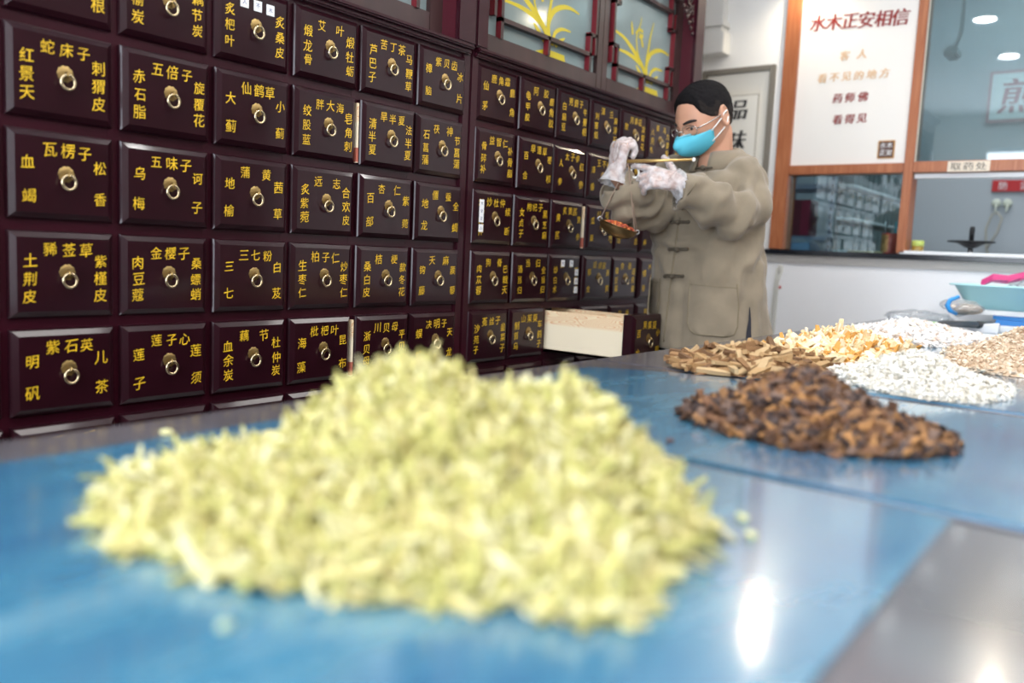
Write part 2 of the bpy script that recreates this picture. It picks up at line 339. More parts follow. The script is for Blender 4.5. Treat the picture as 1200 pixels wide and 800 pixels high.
# framed calligraphy
pf = thing('framed_calligraphy', 'grey framed calligraphy scroll hanging on the wall behind the man', 'picture', (XW-.1, .7, 0))
b = MB(); b.box(XW-.12, XW, -.24, -.11, -2.2, 2.1, bev=.015); b.box(XW-.12, XW, 1.52, 1.65, -2.2, 2.1, bev=.015); b.box(XW-.12, XW, -.11, 1.52, 1.97, 2.1, bev=.015); b.box(XW-.12, XW, -.11, 1.52, -2.2, -2.07, bev=.015)
b.build('frame', mat('grey_brown_frame', (.2, .18, .15), .5), pf)
MB().box(XW-.05, XW, -.11, 1.52, -2.07, 1.97).build('mount', mat('cream_mount', (.72, .69, .62), .7), pf)
b = MB(); b.box(XW-.06, XW-.05, .14, 1.27, -1.6, 1.42); b.build('scroll_sheet', mat('scroll_paper', (.76, .74, .68), .7), pf)
b = MB(); b.box(XW-.065, XW-.055, .12, .145, -1.62, 1.44); b.box(XW-.065, XW-.055, .12, 1.29, 1.42, 1.44); b.box(XW-.065, XW-.055, 1.265, 1.29, -1.62, 1.44); b.build('sheet_border', mat('border_line', (.4, .37, .3), .6), pf)
b = MB()
for i, c in enumerate('品味品味品味'): put(b, c, -.62+.018*(i//2-1), 1.08-.74*(i % 2), .52, lambda a, b_: Vector((XW-.068-.002*(i//2), -a, b_)), 0, .2)
b.build('brush_characters', INK, pf)
b = MB(); b.tube([(XW-.08, -.68, -2.75), (XW-.09, -.66, -3.1), (XW-.08, -.62, -3.9), (XW-.08, -.6, -8.1)], .035, 0); b.tube([(XW-.08, -.8, -2.8), (XW-.1, -.72, -3.1), (XW-.08, -.7, -4.6), (XW-.08, -.7, -8.1)], .03, 0)
b.lathe((XW-.08, -.75, -2.78), [(.03, -.1), (.06, -.06), (.06, .06), (.03, .1)], 10, 0)
wp = b.build('wall_pipe', mat('off_white_pipe', (.62, .62, .58), .5)); tag(wp, 'thin off white pipe on a small wall hook under the ledge', 'pipe')
ORG[wp.name] = Vector((0, 0, 0)); MB().ell((XW-.12, -.79, -3.22), .02, .03, .04).build('red_bead', TABRED, wp)
# ------------------------------------------------------------------ service room behind the window
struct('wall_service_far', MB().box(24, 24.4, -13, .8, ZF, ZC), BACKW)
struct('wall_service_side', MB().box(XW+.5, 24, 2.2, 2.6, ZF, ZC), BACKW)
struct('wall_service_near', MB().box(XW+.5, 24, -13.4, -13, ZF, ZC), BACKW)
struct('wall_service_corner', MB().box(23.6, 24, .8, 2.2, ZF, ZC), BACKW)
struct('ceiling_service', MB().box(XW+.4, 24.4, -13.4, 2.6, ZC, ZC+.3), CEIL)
q = MB(); q.box(23.93, 24, -6.6, -4.05, -.36, -.04, 0, bev=.01)
for i, c in enumerate('防烫伤'): put(q, c, 4.33+.52*i, -.2, .24, lambda a, b_: Vector((23.915, -a, b_)), 1)
tag(q.build('red_notice', [TABRED, PAPER]), 'red notice board with white characters on the far room wall', 'sign')
q = MB(); q.box(23.9, 24, -6.2, -3.72, 1.55, 2.95, 0); q.box(23.88, 23.9, -6.12, -3.80, 1.63, 2.87, 1); [put(q, '煎', 4.48+.02*k_, 2.25, 1.0, lambda a, b_: Vector((23.87-.003*k_, -a, b_)), 2, .15) for k_ in range(3)]
tag(q.build('herb_boiling_sign', [mat('dull_pink_edge', (.5, .2, .24), .5), mat('pale_board', (.85, .9, .9), .5), mat('dull_red', (.4, .04, .07), .5)]), 'pale sign with one big dull red character seen through upper glass', 'sign')
for i, y in enumerate((-4.21, -4.48)):
    q = MB(); q.lathe((23.95, y, -.68), [(.12, 0), (.12, .05), (.05, .07)], 16, 0, (-1, 0, 0)); q.tube([(23.9, y, -.72), (23.86, y, -.88), (23.8, y, -.92)], .02, 0)
    tag(q.build('wall_hook', mat('pale_hook', (.6, .64, .55), .4)), ['left round hook of the pair under the red notice, holding a cable', 'right round hook of the pair under the red notice, empty'][i], 'hook')
q = MB(); q.tube([(23.8, -4.3, -2.6), (23.8, -4.08, -1.9), (23.8, -4.03, -1.4), (23.8, -4.15, -1.0), (23.8, -4.28, -.95), (23.8, -4.4, -1.1), (23.8, -4.32, -1.5), (23.8, -4.1, -1.95)], .025)
tag(q.build('hanging_cable', mat('beige_cable', (.45, .43, .36), .5)), 'beige cable looped over a hook on the far room wall', 'cable')
# black dish on chrome post
c0 = on(1138, 284, 0, 19)
st = thing('herb_press', 'black round dish on a chrome post with upright black handle', 'tool', (19, c0.y, -2.5))
q = MB(); q.lathe((19, c0.y, c0.z), [(.04, -.14), (.12, -.12), (.3, -.02), (.5, .0), (.5, .03), (.1, .02)], 28); q.build('dish', mat('black_rubber', (.015, .015, .018), .4), st)
MB().lathe((19, c0.y, c0.z), [(.055, .0), (.055, .33), (.04, .37)], 12).build('handle', mat('black_rubber', (.015, .015, .018)), st)
MB().lathe((19, c0.y, 0), [(.06, -2.45), (.06, c0.z-.1)], 12).build('post', STEEL, st)
MB().lathe((19, c0.y, 0), [(.3, -2.5), (.3, -2.46), (.1, -2.42)], 20).build('base', mat('black_rubber', (.015, .015, .018)), st)
# shelving unit
sh = thing('metal_shelving', 'blue grey perforated metal shelving unit behind the lower left pane', 'shelf', (20, -.3, ZF))
for y, x in ((-1.0, 19.6), (.5, 19.6), (-1.0, 21), (.5, 21)):
    q = MB(); q.box(x, x+.05, y-.05, y+.05, ZF, .6)
    for k in range(28): q.box(x-.006, x, y-.02, y+.02, -5+.2*k, -4.9+.2*k, 1)
    q.build('upright', [SHELFM, INK], sh)
for z in (-5.5, -3.8, -2.0, -.62, .5): MB().box(19.6, 21.05, -1.0, .5, z, z+.12).build('shelf_board', SHELFM, sh)
q = MB(); q.box(19.7, 20.3, -.45, .1, -1.88, -.9, 0, bev=.02); q.box(19.68, 19.7, -.42, -.2, -1.85, -.93, 1)
tag(q.build('maroon_box', [mat('maroon_card', (.2, .02, .04), .4), mat('crimson_card', (.35, .02, .06), .4)]), 'maroon cardboard box standing on the middle metal shelf', 'box')
q = MB(); q.box(18.4, 19.3, -.9, .05, -2.3, -2.1, bev=.03); 
for k in range(5): q.box(18.45, 19.2, -.85+.03*k, -.02, -2.1+.03*k, -2.08+.03*k, k % 2)
tag(q.build('letter_tray', [mat('blue_tray', (.25, .4, .62), .4), PAPER]), 'blue letter tray full of papers behind the lower left pane', 'tray')
tag(MB().box(17.55, 20.0, -12.9, -2.0, ZF, -2.5).build('service_desk', mat('grey_desk', (.4, .42, .44), .5)), 'long grey desk inside the service room below the window', 'desk')
tag(MB().box(18.3, 19.4, -1.0, .15, ZF, -2.3, bev=.02).build('side_cabinet', mat('grey_desk', (.4, .42, .44))), 'low grey cabinet carrying the blue letter tray', 'cabinet')
# binder rack with rows of white binders
ORD = 'first second third fourth fifth sixth seventh eighth ninth tenth eleventh twelfth'.split()
rk = thing('binder_rack', 'wall rack with thin rails holding the white binders', 'rack', (20, -1.7, ZF))
for z in (-2.25, -1.45, -.65): MB().box(18.1, 23.6, -1.95, -1.6, z-.05, z).build('rail_shelf', ALU, rk)
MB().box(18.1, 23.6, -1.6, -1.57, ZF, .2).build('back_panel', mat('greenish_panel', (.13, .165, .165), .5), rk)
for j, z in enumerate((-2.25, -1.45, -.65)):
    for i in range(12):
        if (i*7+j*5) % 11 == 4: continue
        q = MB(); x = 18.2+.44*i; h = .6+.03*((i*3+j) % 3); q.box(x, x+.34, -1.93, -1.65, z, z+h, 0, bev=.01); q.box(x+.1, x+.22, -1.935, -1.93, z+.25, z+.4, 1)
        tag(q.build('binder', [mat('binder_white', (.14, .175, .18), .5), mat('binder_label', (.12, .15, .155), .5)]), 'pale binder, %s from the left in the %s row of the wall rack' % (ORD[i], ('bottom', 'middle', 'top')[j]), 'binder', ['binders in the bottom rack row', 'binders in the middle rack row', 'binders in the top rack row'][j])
# pen cup and jar
cy = -3.08; cu = thing('pen_cup', 'red and gold patterned pen cup on the black ledge beside the mullion', 'cup', (17.3, cy, -2.31))
q = MB(); q.lathe((17.3, cy, -2.31), [(.17, 0), (.175, .02), (.175, .46), (.15, .46), (.15, .04)], 24); q.build('cup_body', mat('red_cup', (.42, .03, .03), .4), cu)
q = MB()
for k in range(7):
    a0 = math.radians(95+k*13); a1 = a0+math.radians(13); q.quad(*[(17.3+.178*math.cos(a), cy+.178*math.sin(a), z) for a, z in ((a0, -2.28), (a1, -2.28), (a1, -1.88), (a0, -1.88))])
q.build('gold_pattern', mat('gold_cup', (.45, .22, .08), .4, var=.6, vscale=90), cu)
pens = [((.05, .08), (.12, .13), 'blue_pen', (.05, .15, .4)), ((-.05, .02), (-.1, .06), 'black_pen', (.02, .02, .02)), ((.0, -.06), (.02, -.1), 'teal_pen', (.02, .25, .3)), ((.06, .0), (.02, .12), 'white_pen', (.8, .8, .82)), ((-.04, -.1), (-.1, -.14), 'cyan_pen', (.03, .35, .45))]
for i, (a, b_, n, c) in enumerate(pens):
    q = MB(); q.tube([(17.3+a[0], cy+a[1], -2.25), (17.3+b_[0], cy+b_[1], -1.62-.05*i % .1), (17.3+b_[0]*1.05, cy+b_[1]*1.05, -1.58)], [.022, .022, .012])
    tag(q.build(n, mat(n, c, .3)), n.replace('_', ' ')+' standing in the red pen cup', 'pen')
jr = thing('small_jar', 'small jar of amber paste with a lime green lid on the sill', 'jar', (17.3, -3.68, -2.235))
MB().lathe((17.3, -3.68, -2.235), [(.12, 0), (.125, .02), (.125, .12)], 20).build('jar_body', mat('amber_jar', (.3, .2, .04), .3), jr)
MB().lathe((17.3, -3.68, -2.235), [(.13, .12), (.13, .23), (.12, .24)], 20).build('lid', mat('lime_lid', (.5, .62, .15), .4), jr)
q = MB(); q.tube([(17.2, -2.2, -2.29), (17.15, -3.0, -2.285)], .02); tag(q.build('wooden_stick', mat('stick_wood', (.6, .45, .25), .6)), 'thin wooden stick lying on the ledge before the pen cup', 'stick')
# ghostly grey hanging shape in the upper pane, built as a camera
cc = on(1115, 62, 0, 18.2)
cv = thing('ghost_camera', 'ghostly grey camera shape hanging behind the upper glass', 'camera', (18.2, cc.y, cc.z))
q = MB(); q.box(18.0, 18.6, cc.y-.14, cc.y+.14, cc.z-.1, cc.z+.12, bev=.05); q.build('housing', mat('ghost_grey', (.3, .33, .34), .4), cv)
MB().tube([(18.4, cc.y, cc.z+.1), (18.5, cc.y-.1, cc.z+.5), (18.5, cc.y-.1, ZC)], .04).build('bracket', MATS['ghost_grey'], cv)
# ------------------------------------------------------------------ ceiling lights
LE = mat('led_diffuser', (1, 1, 1), .5, emit=(1, .97, .93), estr=9)
LD = mat('downlight_lens', (1, 1, 1), .5, emit=(1, .98, .95), estr=42)
k = 0
pos_names = {-9.5: 'window end', -2.5: 'near the window end', 4.5: 'middle', 12.0: 'service end'}
for x in (-9.5, -2.5, 4.5, 12.0):
    for y in (-6.2, -14.0):
        t = thing('ceiling_panel_light', 'square white panel light in the ceiling, %s, %s row' % (pos_names[x], 'counter' if y > -10 else 'shopfront'), 'light', (x, y, ZC))
        q = MB(); q.box(x-1.6, x+1.6, y-1.6, y-1.5, ZC-.06, ZC); q.box(x-1.6, x+1.6, y+1.5, y+1.6, ZC-.06, ZC); q.box(x-1.6, x-1.5, y-1.5, y+1.5, ZC-.06, ZC); q.box(x+1.5, x+1.6, y-1.5, y+1.5, ZC-.06, ZC)
        q.build('frame', ALU, t); MB().box(x-1.5, x+1.5, y-1.5, y+1.5, ZC-.03, ZC-.01).build('diffuser', LE, t)
for i, x in enumerate((-.4, 5.3, 11.0)):
    t = thing('downlight', 'round recessed ceiling downlight, number %s from the window end above the aisle' % ('first', 'second', 'third', 'fourth')[i], 'light', (x, -2.6, ZC))
    MB().lathe((x, -2.6, ZC), [(.42, 0), (.42, -.05), (.34, -.05), (.34, -.02)], 24).build('rim', ALU, t); MB().lathe((x, -2.6, ZC), [(.33, -.03), (.33, -.045)], 24).build('lens', LD, t)
for y, z, nm in ((-.95, 4.35, 'left end of the poster'), (-6.1, 4.1, 'upper glass')):
    t = thing('spotlight', 'small warm spotlight on the window head above the %s' % nm, 'light', (16.5, y, z))
    MB().tube([(17, y, z+.25), (16.6, y, z+.25), (16.5, y, z+.1)], .03).build('arm', ALU, t); MB().lathe((16.5, y, z-.08), [(.12, 0), (.12, .2), (.05, .26)], 16).build('lamp_head', ALU, t)
    MB().lathe((16.5, y, z-.1), [(.1, 0), (.1, .015)], 16).build('bulb', mat('warm_bulb', (1, .9, .75), .5, emit=(1, .86, .62), estr=45), t)
    l = bpy.data.lights.new('spot', 'SPOT'); l.energy = 9; l.color = (1, .85, .62); l.spot_size = 2.5; l.spot_blend = .8; l.shadow_soft_size = .012
    lo = bpy.data.objects.new('spot', l); COL.objects.link(lo); lo.parent = t; lo.location = (0, 0, -.03); lo.rotation_euler = (0, math.radians(18), 0)
# ------------------------------------------------------------------ medicine cabinets
PW, DW, QH, DH = 1.0, .9316, .8878, .7863
def front_mb(w=DW, h=DH):
    m = MB(); prof = [(0, .14), (0, .0), (.012, -.018), (.06, -.05), (.07, -.05)]
    loops = []
    for ins, y in prof: loops.append([(ins, y, -ins), (w-ins, y, -ins), (w-ins, y, -h+ins), (ins, y, -h+ins)])
    vs = [v for l in loops for v in l]; fs = []
    for i in range(len(prof)-1):
        for j in range(4): fs.append((i*4+j, (i+1)*4+j, (i+1)*4+(j+1) % 4, i*4+(j+1) % 4))
    fs.append(tuple((len(prof)-1)*4+j for j in (3, 2, 1, 0))); fs.append((0, 1, 2, 3)); m.add(vs, fs); return m
FRONT = front_mb().mesh('drawer', LAC)
PY = -.05
def plate_mesh():
    m = MB(); n = 48; rim = []; cx, cz = .49, -.37
    vs = [(cx, PY-.009, cz)]
    for j in range(n): a = 2*math.pi*j/n; R = .066+.008*abs(math.cos(5*a)); vs.append((cx+R*math.cos(a), PY-.001, cz+R*math.sin(a)))
    for j in range(n): a = 2*math.pi*j/n; R = .058; vs.append((cx+R*math.cos(a), PY-.007, cz+R*math.sin(a)))
    for j in range(n): a = 2*math.pi*j/n; R = .02; vs.append((cx+R*math.cos(a), PY-.009, cz+R*math.sin(a)))
    fs = []
    for L in range(2):
        for j in range(n): fs.append((1+L*n+j, 1+L*n+(j+1) % n, 1+(L+1)*n+(j+1) % n, 1+(L+1)*n+j))
    for j in range(n): fs.append((1+2*n+j, 1+2*n+(j+1) % n, 0))
    m.add(vs, fs, 0, True); m.tube([(cx, PY-.01, cz+.005), (cx, PY-.05, cz+.01), (cx, PY-.062, cz-.01), (cx, PY-.05, cz-.03), (cx, PY-.01, cz-.03)], .009, 0, 8)
    return m.mesh('pull_plate', BRASS)
PLATE = plate_mesh()
def ring_mesh():
    m = MB(); cx, cz, R = .495, -.445, .06
    m.tube([(cx+R*math.cos(a), PY-.045+.012*math.sin(a)*0-(.02 if False else 0), cz+.0+R*1.06*math.sin(a)) for a in [2*math.pi*j/28 for j in range(28)]], .0135, 0, 8, True)
    return m.mesh('pull_ring', BRASSR)
RING = ring_mesh()
def lettering(mb, t, l, r, mi=0, w=DW, h=DH):
    fn = lambda a, b_: Vector((a, PY-.004, b_))
    sz = .135; J = lambda s=.006: random.uniform(-s, s)
    def g(c, x, z, s=sz): put(mb, c, x+J(), z+J(), s*random.uniform(.94, 1.06), fn, mi, random.uniform(-.03, .08), .95, random.uniform(.04, .12))
    xs = {3: (.345, .505, .655), 2: (.36, .63), 4: (.3, .43, .56, .69)}.get(len(t), ())
    for c, x in zip(t, xs): g(c, x, -.165-.012*xs.index(x)*0)
    for s, x in ((l, .165), (r, .79)):
        zs = {3: (-.265, -.43, -.59), 2: (-.29, -.58), 4: (-.2, -.33, -.46, -.60)}.get(len(s), ())
        for c, z in zip(s, zs): g(c, x, z)
def make_cabinet(x0, cols, texts, label, gi, pull, stickers, xr):
    cab = thing('medicine_cabinet', label, 'cabinet', (x0, 0, ZF))
    ncol = len(cols); xa, xb = min(cols.values())-.128, max(cols.values())+DW+.128
    # carcass
    c = MB(); c.box(xa, xa+.12, .05, 2.6, ZF, 3.4); c.box(xb-.12, xb, .05, 2.6, ZF, 3.4); c.box(xa+.12, xb-.12, 2.5, 2.6, ZF, 3.4); c.box(xa+.12, xb-.12, .05, 2.5, 3.25, 3.4)
    c.box(xa+.12, xb-.12, .45, .5, ZF, .1, 1); c.box(xa+.12, xb-.12, .3, 2.5, .2, .26); c.box(xa, xb, .1, .3, ZF, ZF+.5)  # near-black sheet paints the shade inside the drawer openings
    c.build('carcass', [LACF, BLACK], cab)
    f = MB(); zb = -5*QH-DH-.1
    f.box(xa, min(cols.values())+.03, -.02, .35, zb, .19, 0, bev=.015); f.box(max(cols.values())+DW-.03, xb, -.02, .35, zb, .19, 0, bev=.015)
    xs = sorted(cols.values())
    for a in xs[1:]: f.box(a-PW+DW-.03, a+.03, .02, .35, zb, 0)
    for r in range(6): f.box(xa+.1, xb-.1, .022, .348, -r*QH-QH-.02 if r < 5 else zb, -r*QH-DH+.03)
    f.box(xa+.1, xb-.1, .018, .35, -.03, .2)
    f.build('face_frame', LACF, cab)
    MB().box(xa, xb, .0, .3, ZF+.1, zb, bev=.02).build('base_panel', LACF, cab)
    # drawers
    for col, x in cols.items():
        for row in range(6):
            out = pull.get((col, row), random.choice((0, 0, .012, .02, .03)))
            o = Vector((x, -out, -row*QH))
            d = link('drawer', FRONT, cab, o)
            link('pull_plate', PLATE, d, o); link('pull_ring', RING, d, o)
            t = texts.get((col, row))
            stk = stickers.get((col, row), [])
            if t and any(t):
                lm = MB(); st_ = random.getstate(); lettering(lm, *t)
                lm.v = [(v[0]+o.x, v[1]+o.y, v[2]+o.z) for v in lm.v]; lm.build('lettering', GOLD, d, o)
            for (sx, sz_) in stk:
                q = MB(); q.box(o.x+sx-.05, o.x+sx+.05, o.y+PY-.009, o.y+PY-.005, o.z+sz_-.055, o.z+sz_+.055, 0)
                put(q, random.choice('正木安人不'), o.x+sx, o.z+sz_, .06, lambda a, b_: Vector((a, o.y+PY-.011, b_)), 1)
                q.build('paper_sticker', [PAPER, mat('blue_ink', (.05, .07, .2), .6)], d, o).__setitem__('label', 'small white sticker with a dark handwritten mark')
            if out == .041:
                q = MB(); q.box(o.x-.052, o.x-.018, o.y+.0, o.y+.6, o.z-DH+.02, o.z-.05, 0); q.box(o.x-.053, o.x-.017, o.y-.001, o.y+.6, o.z-DH+.03, o.z-DH+.2, 1)
                q.build('drawer_side', [PINE, mat('red_stained_pine', (.45, .12, .08), .6)], d, o); d['label'] = 'drawer standing slightly open, a pale pine strip showing at its left'
            if out > .08:
                D = 2.2; q = MB(); X0, X1, Z0, Z1 = o.x+.05, o.x+DW-.03, o.z-DH+.05, o.z-.055
                yy = o.y+.14
                for nm, (a0, a1, b0, b1, e0, e1) in (('drawer_side', (X0, X0+.06, yy, yy+D, Z0, Z1)), ('drawer_side', (X1-.06, X1, yy, yy+D, Z0, Z1)), ('drawer_back', (X0, X1, yy+D-.06, yy+D, Z0, Z1-.05)), ('drawer_bottom', (X0, X1, yy, yy+D, Z0-.0, Z0+.05)), ('drawer_inner_front', (X0, X1, o.y+.1, yy+.02, Z0, Z1))):
                    MB().box(a0, a1, b0, b1, e0, e1, bev=.006).build(nm, PINE, d, o)
                d['label'] = 'pulled out drawer with pale pine sides and a lacquered front'
    # sill moulding
    q = MB(); q.box(xa+.04, xb-.04, -.13, .2, .125, .185, 0, bev=.02); q.box(xa+.04, xb-.04, -.07, .2, .06, .125, 0, bev=.02); q.build('sill_moulding', LACF, cab)
    # upper posts, recess sides
    q = MB(); q.box(xa, xr[0], -.1, .35, .185, 3.3, 0, bev=.02); q.box(xr[1], xb+.0, -.1, .35, .185, 3.3, 0, bev=.02); q.box(xr[0], xr[1], -.1, .35, 2.9, 3.3, 0, bev=.02)
    q.box(xr[0]-.0, xr[0]+.012, -.04, .24, .19, 2.9, 1); q.box(xr[1]-.012, xr[1], -.04, .24, .19, 2.9, 1); q.build('upper_frame', [LACF, mat('recess_red', (.07, .006, .014), .4)], cab)
    q = MB(); q.box(xa, xb, -.3, .4, 3.4, 3.52, 0, bev=.03); q.box(xa, xb, -.2, .4, 3.3, 3.4, 0, bev=.02); q.build('cornice', LACF, cab)
    # carved bracket at both top corners of the opening
    for sx, ex in ((1, xr[0]), (-1, xr[1])):
        q = MB(); rs = random.Random(3)
        for k in range(46):
            u_ = rs.random(); v_ = rs.random()*(1-u_)**1.1; px_ = ex+sx*(.04+u_*1.15); pz_ = 2.87-.95*v_-.02
            if v_ > (1-u_): continue
            R = rs.uniform(.03, .075); a0 = rs.uniform(0, 6.28); a1 = a0+rs.uniform(3.2, 5.5)
            q.tube([(px_+R*math.cos(a)*(1-.3*j/9), -.04+rs.uniform(-.012, .012), pz_+R*math.sin(a)*(1-.3*j/9)) for j, a in enumerate([a0+(a1-a0)*j/9 for j in range(10)])], .017, 0, 6)
        for k in range(14):
            f_ = k/13; q.ell((ex+sx*(.04+1.2*f_), -.04, 2.87-.98*(1-f_)**1.25), .045, .03, .045, 0, 8, 6)
        q.build('carved_bracket', WALN, cab)
    return cab
S_ROW = -.165
cab1 = make_cabinet(-1.2, {c: float(c) for c in range(-1, 6)}, TXT1, 'long left medicine cabinet, dark maroon with many gold lettered drawers', 0, {(4, 1): .041, (4, 4): .041, (4, 2): .03}, {(2, 0): [(.335, -.16), (.5, -.165), (.66, -.17)]}, (-.85, 5.68))
cab2 = make_cabinet(6.1, {c: 6.2013+c for c in range(7)}, TXT2, 'right medicine cabinet behind the man with one drawer pulled out', 1, {(2, 4): 1.64, (3, 2): .041}, {(0, 2): [(.165, -.2), (.165, -.31), (.165, -.42), (.165, -.56)], (2, 3): [(.37, -.15), (.63, -.15), (.8, -.3), (.8, -.45), (.8, -.6)]}, (6.33, 12.86))
# herb drawers fill; glass doors
YG = .2
def orchid(mb, dx, y):
    root = on(758.7, 97.5, 1, y)
    L = [[(235,215),(330,280),(400,370),(460,470),(500,560),(527,650)], [(255,370),(350,405),(430,460),(490,530),(522,610)], [(435,510),(460,560),(495,630)], [(575,180),(548,290),(530,400),(515,500),(525,640)],
         [(690,435),(640,400),(590,398),(545,430),(515,520),(525,650)], [(640,555),(590,540),(550,570),(535,650)], [(605,600),(575,620),(550,655)], [(480,135),(470,190),(440,280),(445,400),(480,520),(520,640)], [(400,165),(405,220),(408,270)], [(430,260),(460,232),(490,250)], [(460,250),(475,300),(487,370)], [(455,290),(490,280)]]
    Wd = [.055, .045, .04, .035, .05, .035, .035, .022, .035, .03, .03, .04]
    for k, (pl, wd) in enumerate(zip(L, Wd)):
        pts = [on(680+a/6.667, b_/6.667, 1, y) for a, b_ in pl]; n = len(pts); vs = []
        # resample smoothly
        fine = []
        for i in range(n-1):
            for t in (0, .33, .66): 
                p0 = pts[max(i-1, 0)]; p1 = pts[i]; p2 = pts[i+1]; p3 = pts[min(i+2, n-1)]
                fine.append(.5*((2*p1)+(-p0+p2)*t+(2*p0-5*p1+4*p2-p3)*t*t+(-p0+3*p1-3*p2+p3)*t**3))
        fine.append(pts[-1]); n = len(fine)
        for i, p_ in enumerate(fine):
            t = (fine[min(i+1, n-1)]-fine[max(i-1, 0)]); nn = Vector((-t.z, 0, t.x)).normalized()
            wv = wd*(math.sin(math.pi*min(.98, (i/(n-1))*.62+.06))*1.0)*.9+.004
            q_ = p_+Vector((dx, -.0006*k, 0)); vs += [q_+nn*wv, q_-nn*wv]
        mb.add(vs, [(2*i, 2*i+1, 2*i+3, 2*i+2) for i in range(n-1)])
    pl = [on(680+a/6.667, b_/6.667, 1, y)+Vector((dx, 0, 0)) for a, b_ in ((440, 690), (500, 672), (600, 710), (605, 755))]
    mb.add(pl, [(0, 1, 2, 3)])
def door(cab, x0, x1, gx0, gx1, dx):
    zb, zt = .19, 2.9; gz0, gz1 = .53, 2.5; y0, y1 = YG, YG+.12
    q = MB(); q.box(x0, gx0, y0, y1, zb, zt, bev=.008); q.box(gx1, x1, y0, y1, zb, zt, bev=.008); q.box(gx0, gx1, y0, y1, zb, gz0, bev=.008); q.box(gx0, gx1, y0, y1, gz1, zt, bev=.008)
    d = q.build('glass_door', WALN, cab, (x0, 0, zb))
    q = MB(); q.box(gx0-.02, gx1+.02, y0+.075, y0+.09, gz0-.02, gz1+.02); q.build('pane', CABG, d)
    q = MB(); orchid(q, dx, y0+.072); q.build('orchid_painting', ORCH, d)
    T = .065; F0, F1 = YG-.03, YG+.07
    def bar(ax, az, bx, bz):
        m = MB(); X0, X1 = min(ax, bx)-T/2, max(ax, bx)+T/2; Z0, Z1 = min(az, bz)-T/2, max(az, bz)+T/2
        m.box(X0, X1, F0, F1, Z0, Z1, 0)
        m.m[0] = 1; m.m[1] = 1       # the side faces are painted red
        m.build('lattice_bar', [WALN, REDP], d)
    ix0, ix1, iz0, iz1 = gx0+.3, gx1-.26, gz0+.27, gz1-.27
    bar(ix0, iz0, ix1, iz0); bar(ix0, iz1, ix1, iz1); bar(gx0+.14, iz0+.34, gx0+.14, iz1-.34); bar(gx1-.1, iz0+.34, gx1-.1, iz1-.34)
    for sx, cx in ((1, ix0), (-1, ix1)):
        for sz_, cz in ((1, iz0), (-1, iz1)):
            e = .17 if sx > 0 else .16
            bar(cx, cz-sz_*.25, cx, cz+sz_*.32)                       # upright of the key pattern
            bar(cx-sx*e, cz+sz_*.34, cx, cz+sz_*.34); bar(cx-sx*e, cz+sz_*.05, cx-sx*e, cz+sz_*.34)
            bar(cx-sx*.28, cz+sz_*.22, cx-sx*.02, cz+sz_*.22) if False else None
            bar(cx-sx*e, cz+sz_*.05, cx, cz+sz_*.05) if False else None
    mid = (ix0+ix1)/2
    bar(mid, gz0+.03, mid, iz0); bar(mid, iz1, mid, gz1-.03)
    return d
door(cab2, 6.33, 9.85, 6.66, 9.68, -3.30); door(cab2, 9.85, 12.86, 10.03, 12.62, 0)
door(cab1, 2.40, 5.68, 2.6, 5.42, -7.35); door(cab1, -.85, 2.40, -.6, 2.2, -10.6)
# ------------------------------------------------------------------ counter
ZT = -3.75
segs = [(-9.5, .985, 'near'), (1.0, 4.42, 'middle'), (4.43, 16.9, 'far')]
for x0, x1, nm in segs:
    t = thing('counter', '%s section of the long counter, grey stone top' % nm, 'counter', ((x0+x1)/2, -5.6, ZF))
    MB().box(x0, x1, -7.86, -3.33, ZT-.22, ZT, bev=.03).build('stone_top', STONE, t)
    MB().box(x0+.03, x1-.03, -7.6, -3.5, ZF, ZT-.22, bev=.03).build('counter_body', BODYW, t)
def sheet(name, pts, z, m, label, h=.022):
    n = len(pts); q = MB(); q.add([(x, y, z) for x, y in pts]+[(x, y, z+h) for x, y in pts], [tuple(range(n-1, -1, -1)), tuple(range(n, 2*n))]+[(i, (i+1) % n, n+(i+1) % n, n+i) for i in range(n)])
    return tag(q.build(name, m), label, 'mat')
sheet('plastic_mat', [(-9, -7.38), (.93, -7.38), (.93, -3.87), (-9, -3.85)], ZT, BLUE, 'glossy blue plastic mat under the big pile of pale green slices')
sheet('plastic_mat', [(1.06, -7.75), (4.2, -7.75), (4.25, -5.0), (4.12, -4.5), (3.73, -3.72), (3.0, -3.74), (1.06, -4.25)], ZT, BLUE, 'glossy blue plastic mat under the dark brown herb pile')
sheet('plastic_mat', [(4.5, -7.7), (16.6, -7.7), (16.6, -4.4), (4.5, -4.4)], ZT, BLUE, 'glossy blue plastic mat on the far counter under the pale piles')
